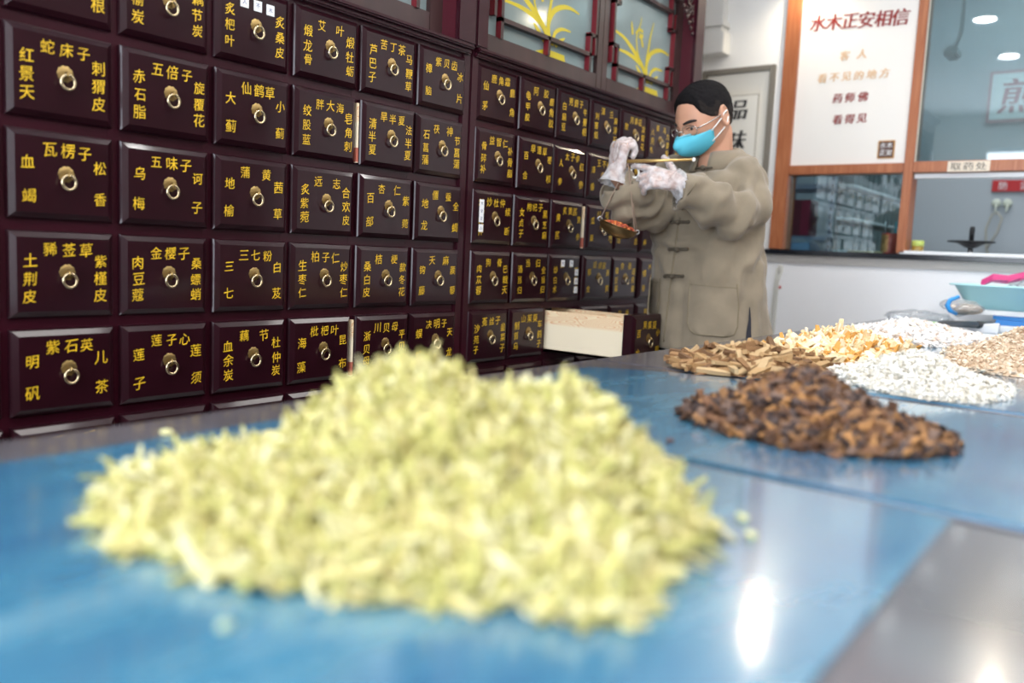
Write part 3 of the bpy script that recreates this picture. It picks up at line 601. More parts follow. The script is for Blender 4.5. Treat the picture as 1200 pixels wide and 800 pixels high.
# ------------------------------------------------------------------ herb piles
NPR = np.random.default_rng(5)
POLY = [(-1.05, -4.42), (-1.35, -4.55), (-1.5, -4.75), (-1.62, -5.0), (-1.72, -5.3), (-1.62, -5.5), (-1.66, -5.85), (-1.5, -6.0), (-1.4, -6.2), (-1.2, -6.45), (-1.12, -6.72), (-.95, -6.88), (-.62, -6.72), (-.3, -6.78), (-.05, -6.64), (.18, -6.45), (.48, -6.05), (.58, -5.6), (.45, -5.1), (.2, -4.75), (-.3, -4.55)]
POLYM = [(-.95, -5.0), (-1.1, -5.3), (-1.25, -5.7), (-1.45, -6.1)]+POLY[9:]
def hfield(P, X, Y):
    if P[0] == 'poly':
        h = 0*X
        for (cx, cy, H) in P[1:]:
            PL = POLYM if H > .3 else POLY
            A_ = np.arctan2(np.array([p[1]-cy for p in PL]), np.array([p[0]-cx for p in PL])); R_ = np.hypot(np.array([p[0]-cx for p in PL]), np.array([p[1]-cy for p in PL]))
            o_ = np.argsort(A_); A_, R_ = A_[o_], R_[o_]; th = np.arctan2(Y-cy, X-cx)
            Rb = np.interp(th, np.concatenate([[A_[-1]-2*np.pi], A_, [A_[0]+2*np.pi]]), np.concatenate([[R_[-1]], R_, [R_[0]]]))
            rho = np.hypot(X-cx, Y-cy)/Rb; h = np.maximum(h, H*np.where(rho < 1, np.maximum(1-rho, 0)**1.02*(1-.1*np.exp(-(rho/.12)**2)), 0))
        return h*(1+.07*np.sin(X*7+1)*np.sin(Y*6))
    h = 0*X
    for (x, y, a, b_, t, hh) in P:
        dx = X-x; dy = Y-y; c, s = math.cos(t), math.sin(t); h = h+hh*np.exp(-.5*(((dx*c+dy*s)/a)**2+((-dx*s+dy*c)/b_)**2))
    return np.maximum(h-.014, 0)
def pile(name, P, N, ln, wd, th, cols, label, jag=.0, flat=.5, kind='slice', curl=.2):
    z0 = ZT+.022; P = [p if isinstance(p, str) else tuple(p) for p in P]
    if P[0] == 'poly': xs = [p[0] for p in POLY]; ys = [p[1] for p in POLY]; R = .1
    else: xs = [p[0] for p in P]; ys = [p[1] for p in P]; R = max(max(p[2], p[3]) for p in P)*3
    X0, X1, Y0, Y1 = min(xs)-R, max(xs)+R, min(ys)-R, max(ys)+R
    n = 70; gx, gy = np.meshgrid(np.linspace(X0, X1, n), np.linspace(Y0, Y1, n)); gh = hfield(P, gx, gy)
    base = gh > .004
    V = [np.stack([gx.ravel(), gy.ravel(), z0+.003+np.maximum(gh.ravel()-.02, 0)], 1)]; F = []; M = []
    for i in range(n-1):
        for j in range(n-1):
            if base[i, j] and base[i+1, j] and base[i, j+1] and base[i+1, j+1]: F.append((i*n+j, i*n+j+1, (i+1)*n+j+1, (i+1)*n+j)); M.append(0)
    nv = n*n
    # pieces
    px = NPR.uniform(X0, X1, N*14); py = NPR.uniform(Y0, Y1, N*14); ph = hfield(P, px, py)
    k = (ph > .001)&(NPR.uniform(0, 1, len(px)) < .35+ph/ph.max()); k = np.nonzero(k)[0][:N]; px, py, ph = px[k], py[k], ph[k]; N = len(px)
    e = .02; gxn = (hfield(P, px+e, py)-hfield(P, px-e, py))/(2*e); gyn = (hfield(P, px, py+e)-hfield(P, px, py-e))/(2*e)
    nrm = np.stack([-gxn, -gyn, np.ones(N)], 1)+NPR.normal(0, flat, (N, 3)); nrm /= np.linalg.norm(nrm, axis=1)[:, None]
    tv = NPR.normal(0, 1, (N, 3)); tv -= nrm*(tv*nrm).sum(1)[:, None]; tv /= np.linalg.norm(tv, axis=1)[:, None]; bv = np.cross(nrm, tv)
    c = np.stack([px, py, z0+ph*1.0+NPR.uniform(0, th*1.5+jag, N)], 1)
    L = ln*NPR.uniform(.6, 1.35, N)[:, None]; Wv = wd*NPR.uniform(.7, 1.3, N)[:, None]; T = th*NPR.uniform(.7, 1.3, N)[:, None]; K = curl*NPR.normal(0, 1, N)[:, None]*L
    if kind == 'slice':     # bent strip: 3 sections of 4 corners
        pv = []
        for s, w in ((-1, .55), (0, 1), (1, .5)):
            q = c+tv*L*s/2+nrm*K*(s*s-.5)*.5
            for a, b_ in ((-1, -1), (1, -1), (1, 1), (-1, 1)): pv.append(q+bv*Wv*w*a/2+nrm*T*b_/2)
        fc = [(3, 2, 1, 0), (8, 9, 10, 11)]+[(s*4+a, s*4+(a+1) % 4, (s+1)*4+(a+1) % 4, (s+1)*4+a) for s in (0, 1) for a in range(4)]
        nn = 12
    else:                   # nugget: octahedron-ish chunk
        pv = [c+tv*L/2, c-tv*L/2, c+bv*Wv/2, c-bv*Wv/2, c+nrm*T/2, c-nrm*T/2, c+(tv+bv)*L*.33+nrm*T*.2, c-(tv+bv)*L*.3-nrm*T*.2]
        fc = [(0, 6, 4), (6, 2, 4), (2, 1, 4), (1, 3, 4), (3, 0, 4), (6, 0, 5), (2, 6, 5), (1, 2, 5), (3, 1, 5), (0, 3, 5)]; nn = 8
        pv = pv[:8]
    pv = np.stack(pv, 1)
    pv[:, :, 2] = np.maximum(pv[:, :, 2], z0+.003)
    V.append(pv.reshape(-1, 3)); V = np.concatenate(V)*S
    ci = NPR.integers(0, len(cols), N)
    for i in range(N):
        b0 = nv+i*nn
        for f in fc: F.append(tuple(b0+a for a in f)); M.append(int(ci[i]))
    me = bpy.data.meshes.new(name); me.from_pydata(V.tolist(), [], F)
    for i, cc_ in enumerate(cols): me.materials.append(mat(name+'_tone_%d' % i, cc_, .75, spec=.2))
    me.polygons.foreach_set('material_index', M); me.update()
    # drop loose vertices of the base grid
    bm = bmesh.new(); bm.from_mesh(me); bmesh.ops.delete(bm, geom=[v for v in bm.verts if not v.link_faces], context='VERTS'); bm.to_mesh(me); bm.free()
    o = bpy.data.objects.new(name, me); COL.objects.link(o)
    return tag(o, label, 'herbs', None, 'stuff')
pile('pale_slice_pile', ['poly', (-.36, -5.22, .52), (.0, -5.95, .455), (-.95, -5.5, .12)], 7000, .23, .034, .012,
     [(.55, .51, .20), (.65, .60, .31), (.48, .45, .16), (.69, .65, .40), (.40, .38, .13), (.60, .53, .24)], 'large blurred pile of pale yellow green herb slices on the near blue mat', .02, .6, curl=.5)
pile('dark_root_pile', [(2.493, -6.293, .327, .383, -.539, .165), (2.499, -5.982, .282, .273, -.283, .035), (2.437, -6.231, .33, .375, .042, .075), (2.62, -6.12, .17, .2, 0, .085)], 1600, .13, .055, .04,
     [(.10, .05, .03), (.18, .09, .05), (.27, .14, .065), (.045, .03, .028), (.36, .18, .07), (.17, .11, .085), (.09, .065, .06)], 'pile of dark brown chopped herb root on the middle blue mat', .01, .7, 'nugget')
pile('white_granule_pile', [(5.749, -6.212, .338, .358, -.636, .155), (5.277, -6.364, .44, .33, .507, .11), (5.737, -6.187, .335, .335, -.088, .04)], 2600, .055, .045, .035,
     [(.70, .68, .62), (.78, .76, .71), (.62, .58, .50), (.84, .83, .80)], 'white granular herb pile between the dark roots and the beige pile', .005, .6, 'nugget')
pile('brown_root_stick_pile', [(5.6, -4.9, .34, .24, .095, .07), (4.95, -4.65, .36, .27, .107, .085), (5.2, -4.75, .30, .34, -.483, .06)], 420, .40, .075, .04,
     [(.24, .13, .06), (.34, .20, .09), (.5, .35, .19), (.15, .08, .04), (.30, .17, .08), (.42, .27, .13)], 'heap of brown split root sticks at the back of the counter', .01, .22, curl=.1)
pile('straw_slice_pile', [(7.5, -4.85, .50, .34, .1, .16), (8.3, -4.95, .5, .35, 0, .12), (6.6, -5.0, .35, .3, .2, .10)], 900, .24, .07, .025,
     [(.76, .56, .30), (.84, .70, .46), (.68, .36, .10), (.88, .78, .60), (.78, .60, .36)], 'pile of straw coloured herb slices behind the white granules', .02, .6, curl=.5)
pile('bright_white_pile', [(11.083, -4.9, .6, .45, .352, .16), (12.056, -5.09, .42, .42, .504, .12), (10.6, -5.1, .5, .35, -.2, .12)], 1800, .11, .09, .05,
     [(.90, .89, .88), (.93, .92, .91), (.88, .86, .84), (.92, .9, .9), (.7, .58, .5)], 'bright white lumpy herb pile farthest back on the counter', .01, .6, 'nugget')
pile('beige_seed_pile', [(9.436, -6.941, .451, .447, -.335, .23), (7.858, -6.83, .406, .415, 1.186, .124), (9.475, -6.959, .578, .44, -.118, .235)], 2600, .07, .05, .035,
     [(.66, .52, .38), (.74, .62, .48), (.58, .44, .32), (.8, .7, .58)], 'beige grain pile at the right edge beside the blue folders', .005, .6, 'nugget')
def stray(px, py, name, m, ln, wd, label, cat='herb'):
    p_ = on(px, py, 2, ZT+.03); a = random.uniform(0, 3.14); q = MB(); M_ = Matrix.Rotation(a, 3, 'Z'); q.ell((p_.x, p_.y, ZT+.036), ln, wd, .012, 0, 10, 6, M_)
    return tag(q.build(name, m), label, cat)
PS = mat('pale_slice', (.74, .72, .36), .7)
stray(195, 507, 'herb_slice', PS, .045, .035, 'single pale slice lying alone behind the near left of the big pile')
stray(263, 735, 'herb_slice', mat('pale_slice_dull', (.42, .55, .4), .7), .03, .02, 'single dull slice lying in front of the big pile, far left')
stray(735, 735, 'herb_slice', PS, .03, .022, 'single pale slice lying just off the big pile, front right')
stray(870, 607, 'herb_slice', PS, .045, .02, 'single pale slice to the right of the big pile, farther one')
stray(880, 628, 'herb_slice', PS, .04, .018, 'single pale slice to the right of the big pile, nearer one')
stray(785, 517, 'root_chip', mat('root_chip', (.12, .05, .04), .7), .03, .025, 'dark chip lying alone left of the dark root pile')
stray(1113, 532, 'root_chip', mat('root_chip_b', (.2, .08, .04), .7), .05, .035, 'dark chip lying at the right tip of the dark root pile')
# ------------------------------------------------------------------ things at the far right end
bs = thing('plastic_basin', 'light cyan rectangular plastic basin on the papers, far right', 'basin', (15.5, -6.2, -3.3))
q = MB()
def rring(x0, x1, y0, y1, z, rr, n=5):
    pts = []
    for cx, cy_, a0 in ((x1-rr, y1-rr, 0), (x0+rr, y1-rr, 90), (x0+rr, y0+rr, 180), (x1-rr, y0+rr, 270)):
        for k in range(n): a = math.radians(a0+90*k/(n-1)); pts.append(Vector((cx+rr*math.cos(a), cy_+rr*math.sin(a), z)))
    return pts
zb_, zr = -3.33, -2.9
q.loft([rring(14.95, 16.2, -7.35, -5.15, zb_, .2), rring(14.7, 16.45, -7.6, -4.9, zr, .25), rring(14.62, 16.53, -7.68, -4.82, zr+.0, .27), rring(14.62, 16.53, -7.68, -4.82, zr+.03, .27), rring(14.72, 16.43, -7.58, -4.92, zr+.03, .25), rring(15.0, 16.15, -7.3, -5.2, zb_+.05, .2)], 0)
q.build('basin_shell', mat('cyan_plastic', (.48, .80, .87), .35), bs)
q = MB()
pk = [(15.3, -5.3, -2.85), (15.25, -5.5, -2.72), (15.2, -5.75, -2.74), (15.2, -5.95, -2.68), (15.2, -6.1, -2.62)]
for i in range(4):
    a = Vector(pk[i]); b_ = Vector(pk[i+1]); q.quad(a+Vector((0, 0, .07)), b_+Vector((0, 0, .07)), b_-Vector((.1, 0, .09)), a-Vector((.1, 0, .09))); q.quad(a-Vector((.1, 0, .09)), b_-Vector((.1, 0, .09)), b_+Vector((-.25, -.05, -.02)), a+Vector((-.25, -.05, -.05)))
tag(q.build('pink_ribbon', mat('magenta_plastic', (.6, .05, .22), .4)), 'crumpled magenta strip lying on top of the cyan basin', 'ribbon')
def crumple(name, c, rx, ry, rz, m, amp=.25, seed=0, label=None, cat=None, flat=None, parent=None):
    q = MB(); q.ell(c, rx, ry, rz, 0, 28, 18); nv = []
    for v in q.v:
        p_ = Vector(v); d = noise.noise_vector(p_*3.1+Vector((seed, 0, 0)))*amp; k_ = noise.noise(p_*9+Vector((0, seed, 0)))*amp*.4
        p2 = p_+Vector((d.x*rx, d.y*ry, d.z*rz*1.2))+(p_-Vector(c))*k_
        if flat is not None: p2.z = max(p2.z, flat)
        nv.append(tuple(p2))
    q.v = nv; o_ = q.build(name, m, parent)
    if label: tag(o_, label, cat)
    return o_
crumple('clear_bag', (15.6, -6.6, -2.95), .6, .75, .34, CLEARP, .5, 4, 'clear crumpled plastic bag lying in the cyan basin', 'bag', flat=-3.2)
c_ = at(1133, 361, 15.0)
sb = thing('seed_bag', 'clear plastic bag of grey brown seeds with a blue rim under the basin', 'bag', c_)
crumple('seeds', (c_.x+.05, c_.y+.05, c_.z-.02), .27, .30, .11, mat('grey_brown_seeds', (.42, .34, .27), .8, bump=1, bscale=200, var=.4, vscale=120, bdist=.003), .25, 2, parent=sb)
crumple('bag_film', (c_.x-.02, c_.y+.08, c_.z), .32, .40, .14, BAGM, .35, 3, parent=sb)
q = MB(); cl = at(1112, 358, 14.9); q.tube([cl+rt*.18+up*.16, cl+rt*.02+up*.1, cl-rt*.03, cl+rt*.02-up*.09, cl+rt*.14-up*.15], [.035, .04, .045, .04, .03]); q.build('blue_rim', mat('bright_blue_plastic', (.03, .3, .75), .35), sb)
# folders and papers
def slab(name, pa, w_, d_, z0_, h_, rot, m, label, cat, bev=.01):
    q = MB(); q.box(-w_/2, w_/2, -d_/2, d_/2, 0, h_, 0, bev=bev); R_ = Matrix.Rotation(rot, 3, 'Z'); q.v = [tuple(R_ @ Vector(v)+Vector((pa[0], pa[1], z0_))) for v in q.v]
    return tag(q.build(name, m), label, cat)
ZM = ZT+.022
slab('blue_folder', (15.6, -6.75), 1.5, 2.2, ZM+.12, .1, .03, mat('folder_blue', (.02, .22, .62), .4), 'lower of the two bright blue folders below the basin', 'folder')
slab('blue_folder', (15.65, -6.7), 1.5, 2.15, ZM+.22, .08, -.02, mat('folder_blue_b', (.02, .27, .68), .4), 'upper of the two bright blue folders below the basin', 'folder')
slab('paper_stack', (15.65, -6.45), 1.55, 2.4, ZM+.30, .09, .05, PAPER, 'white stack of paper between the blue folders and the cyan basin', 'paper')
slab('paper_stack', (15.6, -6.6), 1.7, 2.5, ZM, .12, -.04, PAPER, 'white stack of paper lying under the two blue folders', 'paper')
slab('paper_sheet', (14.6, -5.4), 1.0, .75, ZM+.0, .16, .1, PAPER, 'white paper pad in front of the blue folders below the seed bag', 'paper')
slab('paper_sheet', (12.9, -6.0), 1.4, 1.4, ZM, .02, .3, PAPER, 'flat white sheet lying behind the beige grain pile', 'paper')
q = MB(); a = on(1100, 378.5, 2, ZM+.2); b_ = on(1163, 381, 2, ZM+.12); b_ = a+(b_-a)*.98
q.tube([a, a+(b_-a)*.1, a+(b_-a)*.68], [.03, .055, .06]); q.tube([a+(b_-a)*.71, b_], .065); q.v = [tuple(v) for v in q.v]
tag(q.build('black_marker', mat('marker_black', (.05, .055, .06), .4)), 'black marker pen lying on papers behind the white pile', 'pen')
q = MB(); a = on(1082, 377, 2, ZM+.12); b_ = on(1106, 380, 2, ZM+.1); q.box(min(a.x, b_.x), max(a.x, b_.x)+.3, min(a.y, b_.y), max(a.y, b_.y), ZM, ZM+.12, bev=.02)
tag(q.build('green_card', mat('lime_card', (.35, .75, .25), .5)), 'small lime green card beside the black marker', 'card')
crumple('clear_wrap', (15.2, -4.25, ZM+.13), 1.0, .55, .13, CLEARP, .4, 9, 'clear plastic wrap lying flat at the far end of the counter', 'wrap', flat=ZM)
exec_person = True
# ------------------------------------------------------------------ the man
LIN = mat('olive_linen', (.232, .190, .136), .85, spec=.2, var=.10, vscale=14, sheen=.25, bump=.35, bscale=260, bdist=.0012)
LINW = mat('linen_detail', (.20, .165, .11), .85, spec=.2, bump=.3, bscale=260, bdist=.001)
KNOT = mat('dark_cord', (.09, .072, .05), .8)
SKIN = mat('skin', (.56, .30, .20), .5, spec=.35, var=.08, vscale=12); SKIN.node_tree.nodes['Principled BSDF'].inputs['Subsurface Weight'].default_value = .12
SKIN.node_tree.nodes['Principled BSDF'].inputs['Subsurface Radius'].default_value = (.02, .008, .004)
HAIR = mat('black_hair', (.010, .009, .010), .85, spec=.1, bump=.8, bscale=420, bdist=.002)
MASK = mat('cyan_mask', (.11, .52, .68), .7, spec=.2, bump=.25, bscale=300, bdist=.0008)
NAVY = mat('navy_trousers', (.012, .013, .022), .8)
Z = Vector((0, 0, 1))
man = thing('person', 'man in olive linen jacket, blue mask, glasses and clear gloves, holding a brass hand scale', 'person', (9.95, -2.0, ZF))
TF = Vector((-.97, .25, 0)).normalized(); TL = Z.cross(TF)     # torso front, torso left
hF0 = Vector((-.90, .43, 0)).normalized(); pt = math.radians(28)
HF = (hF0*math.cos(pt)-Z*math.sin(pt)); HL = Z.cross(hF0).normalized(); HU = HF.cross(HL).normalized()
HC = at(826, 139.5, 13.5)
def hp(x, y, z): return HC+HF*x+HL*y+HU*z
def hrad(d):
    """distance of the head surface from its centre along local direction d"""
    def ell(c, R):
        c = Vector(c); A = sum((d[i]/R[i])**2 for i in range(3)); B = -2*sum(d[i]*c[i]/R[i]**2 for i in range(3)); Cc = sum((c[i]/R[i])**2 for i in range(3))-1
        D = B*B-4*A*Cc; return (-B+math.sqrt(D))/(2*A) if D > 0 else 0
    a = ell((-.03, 0, .1), (.50, .385, .46)); b_ = ell((.09, 0, -.2), (.345, .30, .375)); c = ell((.1, 0, -.05), (.36, .345, .36))
    k = 14; m_ = max(a, b_, c); r = m_+math.log(sum(math.exp(k*(q_-m_)) for q_ in (a, b_, c)))/k-.02
    az = math.atan2(d.y, d.x); el = math.asin(max(-1, min(1, d.z)))
    g = lambda a0, e0, sa, se: math.exp(-((az-a0)/sa)**2-((el-e0)/se)**2)
    r += .075*g(0, -.22, .13, .13)+.035*g(0, -.02, .10, .2)+.018*g(0, .2, .5, .09)       # nose, bridge, brow
    for s in (1, -1): r += -.03*g(s*.38, .02, .16, .1)+.018*g(s*.6, -.2, .25, .18)       # sockets, cheeks
    r += .012*g(0, -.55, .3, .12)
    return r
def dirv(az, el): return Vector((math.cos(el)*math.cos(az), math.cos(el)*math.sin(az), math.sin(el)))
def hs(az, el, off=0): d = dirv(az, el); r = hrad(d)+off; return hp(*(d*r))
body = MB()
A, B_ = 64, 44; vs = []
for i in range(B_+1):
    el = -math.pi/2+math.pi*i/B_
    for j in range(A): vs.append(hs(2*math.pi*j/A-math.pi, el))
body.add(vs, [(i*A+j, i*A+(j+1) % A, (i+1)*A+(j+1) % A, (i+1)*A+j) for i in range(B_) for j in range(A)])
for s in (1, -1):      # ears
    M_ = Matrix((HF, HL, HU)).transposed() @ Matrix.Rotation(s*.35, 3, 'Z') @ Matrix.Rotation(-.15, 3, 'Y')
    ec = hp(-.04, s*.395, -.02); body.ell(ec, .10, .035, .17, 0, 14, 10, M_)
    ring = [ec+M_ @ Vector((.095*math.cos(a), s*.03, .155*math.sin(a)+.01)) for a in [math.pi*2*k/14 for k in range(14)]]
    body.tube(ring, .024, 0, 8, True); body.ell(hp(-.0, s*.385, -.17), .035, .03, .045)
BC = lambda py, px=829, d=13.8: at(px, py, d)
nb = BC(196, 838, 13.75); body.cap(hp(-.12, 0, -.3), nb-Z*.15, .27, .3, 0, 18)
def ring_t(c, a, b_, n=40, ft=0, pw=2.0):
    out = []
    for j in range(n):
        t = 2*math.pi*j/n; ct, st_ = math.cos(t), math.sin(t); x = math.copysign(abs(ct)**(2/pw), ct); y = math.copysign(abs(st_)**(2/pw), st_)
        out.append(c+TL*(a*x)+TF*(b_*y)-Z*(ft*y*b_))
    return out
body.loft([ring_t(BC(y), a, b_) for y, a, b_ in ((214, .6, .35), (240, .7, .45), (320, .7, .5), (400, .75, .5), (430, .88, .6))])
hipc = BC(425); hip = Vector((hipc.x, hipc.y, -4.35))
for s in (1, -1):
    h0 = hip+TL*s*.42; k0 = Vector((h0.x, h0.y, -6.1))+TF*.08; a0 = Vector((h0.x, h0.y, -7.9)); body.cap(h0, k0, .44, .3); body.cap(k0, a0, .28, .19); body.cap(a0-Z*.12, a0-Z*.14+TF*.75, .17, .15)
SL, EL, WL = at(872, 213, 13.45), at(873, 254, 12.85), at(796, 214, 12.5)
SR, ER, WR = at(788, 212, 14.2), at(752, 246, 13.35), at(722, 205, 12.85)
for a, b_, c in ((SL, EL, WL), (SR, ER, WR)): body.cap(a, b_, .18, .13); body.cap(b_, c, .13, .12)
def hand(mb, Wp, d, n, right, curls, spread, infl=0, thumb=((.5, .55), (.1, .4)), scale=1.0, rf=1.0):
    d = d.normalized(); n = (n-d*n.dot(d)).normalized(); lat = d.cross(n) if right else n.cross(d); k = scale
    tips = []
    for i in range(4):
        off = (.155, .055, -.05, -.145)[i]*k; base = Wp+lat*off*.55+d*.06*k; mcp = Wp+d*((.46, .475, .455, .41)[i]*k)+lat*off
        mb.cap(base, mcp, (.085*k+infl), (.062*k+infl)*rf)
        dd = (d+lat*(spread[i])).normalized(); p_ = mcp; L = (.19, .21, .195, .15)[i]*k; ang = 0
        for sgm in range(3):
            ang += curls[i][sgm]; v = (dd*math.cos(ang)+n*math.sin(ang)).normalized(); q_ = p_+v*(L*(1, .66, .5)[sgm]); r_ = (.046, .041, .036)[sgm]*k*rf+infl
            mb.cap(p_, q_, r_+.002, r_-.002, 0, 10); p_ = q_
        tips.append(p_)
    t0 = Wp+lat*.10*k+d*.08*k+n*.03*k; (o1, o2), (b1, b2) = thumb
    v1 = (d*math.cos(o1)+lat*math.sin(o1)+n*b1).normalized(); p1 = t0+v1*.25*k; v2 = (d*math.cos(o2)+lat*math.sin(o2)+n*b2).normalized(); p2 = p1+v2*.17*k; p3 = p2+(v2+n*.2-lat*.1).normalized()*.13*k
    mb.cap(t0, p1, .075*k+infl, .052*k*rf+infl); mb.cap(p1, p2, .05*k*rf+infl, .044*k*rf+infl); mb.cap(p2, p3, .044*k*rf+infl, .036*k*rf+infl)
    return tips+[p3]
HRa = dict(Wp=WR, d=up*.95+rt*.12-fw*.1, n=rt*.8+fw*.35, right=True, curls=((.9, 1.3, .7), (1.1, 1.4, .8), (1.2, 1.4, .8), (1.2, 1.4, .8)), spread=(.05, 0, -.03, -.08), thumb=((.35, .1), (.5, .9)))
HLa = dict(Wp=WL, d=-rt*.93+up*.22+fw*.12, n=fw*.72-up*.35, right=False, curls=((.15, .25, .15), (.55, .7, .4), (.65, .8, .5), (.5, .8, .5)), spread=(.22, .02, -.12, -.3), thumb=((1.15, .95), (.1, .1)), scale=.88)
hand(body, **HRa); hand(body, **HLa)
def remesh(mb, name, mats, vox, parent, sm=3, fac=.5, keep=None, push=None, dec=None):
    me = mb.mesh('tmp', MATS['skin'], (0, 0, 0)); o = bpy.data.objects.new('tmp', me); COL.objects.link(o)
    bm = bmesh.new(); bm.from_mesh(me); bmesh.ops.recalc_face_normals(bm, faces=bm.faces[:]); bm.to_mesh(me); bm.free()
    r = o.modifiers.new('r', 'REMESH'); r.mode = 'VOXEL'; r.voxel_size = vox*S; r.use_smooth_shade = True
    s_ = o.modifiers.new('s', 'SMOOTH'); s_.factor = fac; s_.iterations = sm
    if dec: dc = o.modifiers.new('d', 'DECIMATE'); dc.ratio = dec
    bpy.context.view_layer.update(); dg = bpy.context.evaluated_depsgraph_get(); nm = bpy.data.meshes.new_from_object(o.evaluated_get(dg)); bpy.data.objects.remove(o)
    n = len(nm.vertices); co = np.empty(n*3); nm.vertices.foreach_get('co', co); co = co.reshape(-1, 3)/S
    if push is not None:
        no = np.empty(n*3); nm.vertices.foreach_get('normal', no); no = no.reshape(-1, 3)
        co = np.array([Vector(c)+Vector(nn)*push(Vector(c), Vector(nn)) for c, nn in zip(co, no)])
    o_ = ORG[parent.name]; co2 = (co-np.array(o_))*S; nm.vertices.foreach_set('co', co2.ravel())
    if keep is not None:
        bm = bmesh.new(); bm.from_mesh(nm); bm.normal_update()
        dl = [f for f in bm.faces if not keep(f.calc_center_median()/S+o_, f.normal)]; bmesh.ops.delete(bm, geom=dl, context='FACES'); bm.to_mesh(nm); bm.free()
    nm.materials.clear()
    for m in mats: nm.materials.append(m)
    nm.polygons.foreach_set('use_smooth', [True]*len(nm.polygons)); nm.update()
    return link(name, nm, parent, o_)
bd = remesh(body, 'body', [SKIN], .02, man, 3, .4)
# hair cap
def hairline(az):
    a = abs(az); pts = [(0, .80), (.35, .78), (.62, .68), (.82, .36), (1.15, .10), (1.45, .0), (1.62, .0), (1.85, -.28), (2.3, -.62), (3.2, -.72)]
    for (a0, e0), (a1, e1) in zip(pts, pts[1:]):
        if a <= a1: return e0+(e1-e0)*(a-a0)/(a1-a0)
    return -.72
q = MB(); A, B_ = 110, 46; vs = []
for j in range(A):
    az = 2*math.pi*j/A-math.pi; h = hairline(az)
    for i in range(B_+1):
        el = h-.06+(math.pi/2-h+.06)*i/B_
        t = min(1, max(0, (el-h)/.12)); top = min(1, max(0, (el-.15)/.6))
        off = -.015+.033*t+.045*top*min(1, max(0, (el-h)/.35))+.012*noise.noise(Vector((math.cos(az)*9, math.sin(az)*9, el*14)))*t
        vs.append(hs(az, min(el, math.pi/2), off))
q.add(vs, [(j*(B_+1)+i, ((j+1) % A)*(B_+1)+i, ((j+1) % A)*(B_+1)+i+1, j*(B_+1)+i+1) for j in range(A) for i in range(B_)], 0, True)
for fi in range(len(q.f)):
    j, i = divmod(fi, B_); az = abs(2*math.pi*j/A-math.pi)
    if az > .85 and i < 15+3*math.sin(az*9): q.m[fi] = 1
    if az > 1.3 and i < 8: q.m[fi] = 2
q.build('hair', [HAIR, mat('short_side_hair', (.022, .018, .017), .85, spec=.1, bump=1, bscale=420, bdist=.001), mat('shaved_side_hair', (.05, .036, .03), .85, spec=.1, bump=1, bscale=420)], man)
# face parts
for s in (1, -1):
    q = MB(); n_ = 10; ps = [hs(s*(.16+.46*k/n_), .19+.05*math.sin(math.pi*k/n_*.8)-.02*(k/n_), .006) for k in range(n_+1)]
    q.tube(ps, [.008+.018*math.sin(math.pi*min(1, .15+.8*k/n_)) for k in range(n_+1)], 0, 6); q.build('eyebrow', mat('brow_hair', (.02, .015, .014), .8), man)
    ec = hs(s*.36, .02, -.045); q = MB(); q.ell(ec, .062, .062, .062, 0, 14, 10); e_ = q.build('eyeball', mat('eye_white', (.6, .55, .52), .3), man)
    q = MB(); dl = (hs(s*.36, -.02, .1)-ec).normalized(); q.ell(ec+dl*.038-HU*.012, .034, .034, .034, 0, 12, 8); q.build('iris', INK, man)
    q = MB(); q.tube([hs(s*(.20+.32*k/8), .045+.03*math.sin(math.pi*k/8), .005) for k in range(9)], .016, 0, 6); q.tube([hs(s*(.22+.28*k/8), -.02-.012*math.sin(math.pi*k/8), .0) for k in range(9)], .012, 0, 6); q.build('eyelid', SKIN, man)
    q = MB(); q.tube([hs(s*(.20+.33*k/8), .03+.03*math.sin(math.pi*k/8), .014) for k in range(9)], .0065, 0, 6); q.build('eyelash', INK, man)
q = MB(); q.tube([hs(-.2+.4*k/8, -.52, .0) for k in range(9)], .02, 0, 6); q.build('lips', mat('lips', (.4, .15, .12), .5), man)
# mask
q = MB(); U_, V_ = 36, 24; vs = []
for i in range(U_+1):
    uu = -1+2*i/U_; au = abs(uu)
    top = -.10-.16*au**1.2-.02*math.sin(math.pi*au); bot = -.95+.20*au**1.8
    for j in range(V_+1):
        v = j/V_; el = top+(bot-top)*v; azm = uu*(1.08-.06*v)
        off = .018+.19*(1-au)**.95*math.sin(math.pi*min(1, v**.8*.92+.08))**.9+.012*math.sin(math.pi*v)
        d = dirv(azm, el); p_ = d*(hrad(d)+.012)+Vector((1, 0, -.25)).normalized()*off*(1 if au < 1 else .2)
        vs.append(hp(*p_))
q.add(vs, [(i*(V_+1)+j, (i+1)*(V_+1)+j, (i+1)*(V_+1)+j+1, i*(V_+1)+j+1) for i in range(U_) for j in range(V_)], 0, True)
mk = q.build('face_mask', MASK, man); fixn(mk); so = mk.modifiers.new('t', 'SOLIDIFY'); so.thickness = .0015
WS = mat('white_strap', (.85, .85, .83), .6)
for s in (1, -1):
    q = MB(); q.tube([hs(s*.98, -.30, .03), hs(s*1.2, -.18, .045), hs(s*1.5, -.02, .06), hs(s*1.62, .10, .075), hs(s*1.78, .12, .07)], .011, 0, 6)
    q.tube([hs(s*.90, -.66, .03), hs(s*1.2, -.55, .04), hs(s*1.5, -.42, .05), hs(s*1.7, -.28, .055), hs(s*1.8, -.1, .06)], .011, 0, 6); q.build('ear_strap', WS, mk)
q = MB(); q.tube([hs(-.34+.68*k/10, -.1-.05*abs(-1+2*k/10), .075-.04*abs(-1+2*k/10)) for k in range(11)], .012, 0, 6); q.build('nose_clip', mat('mask_clip', (.2, .62, .75), .5), mk)
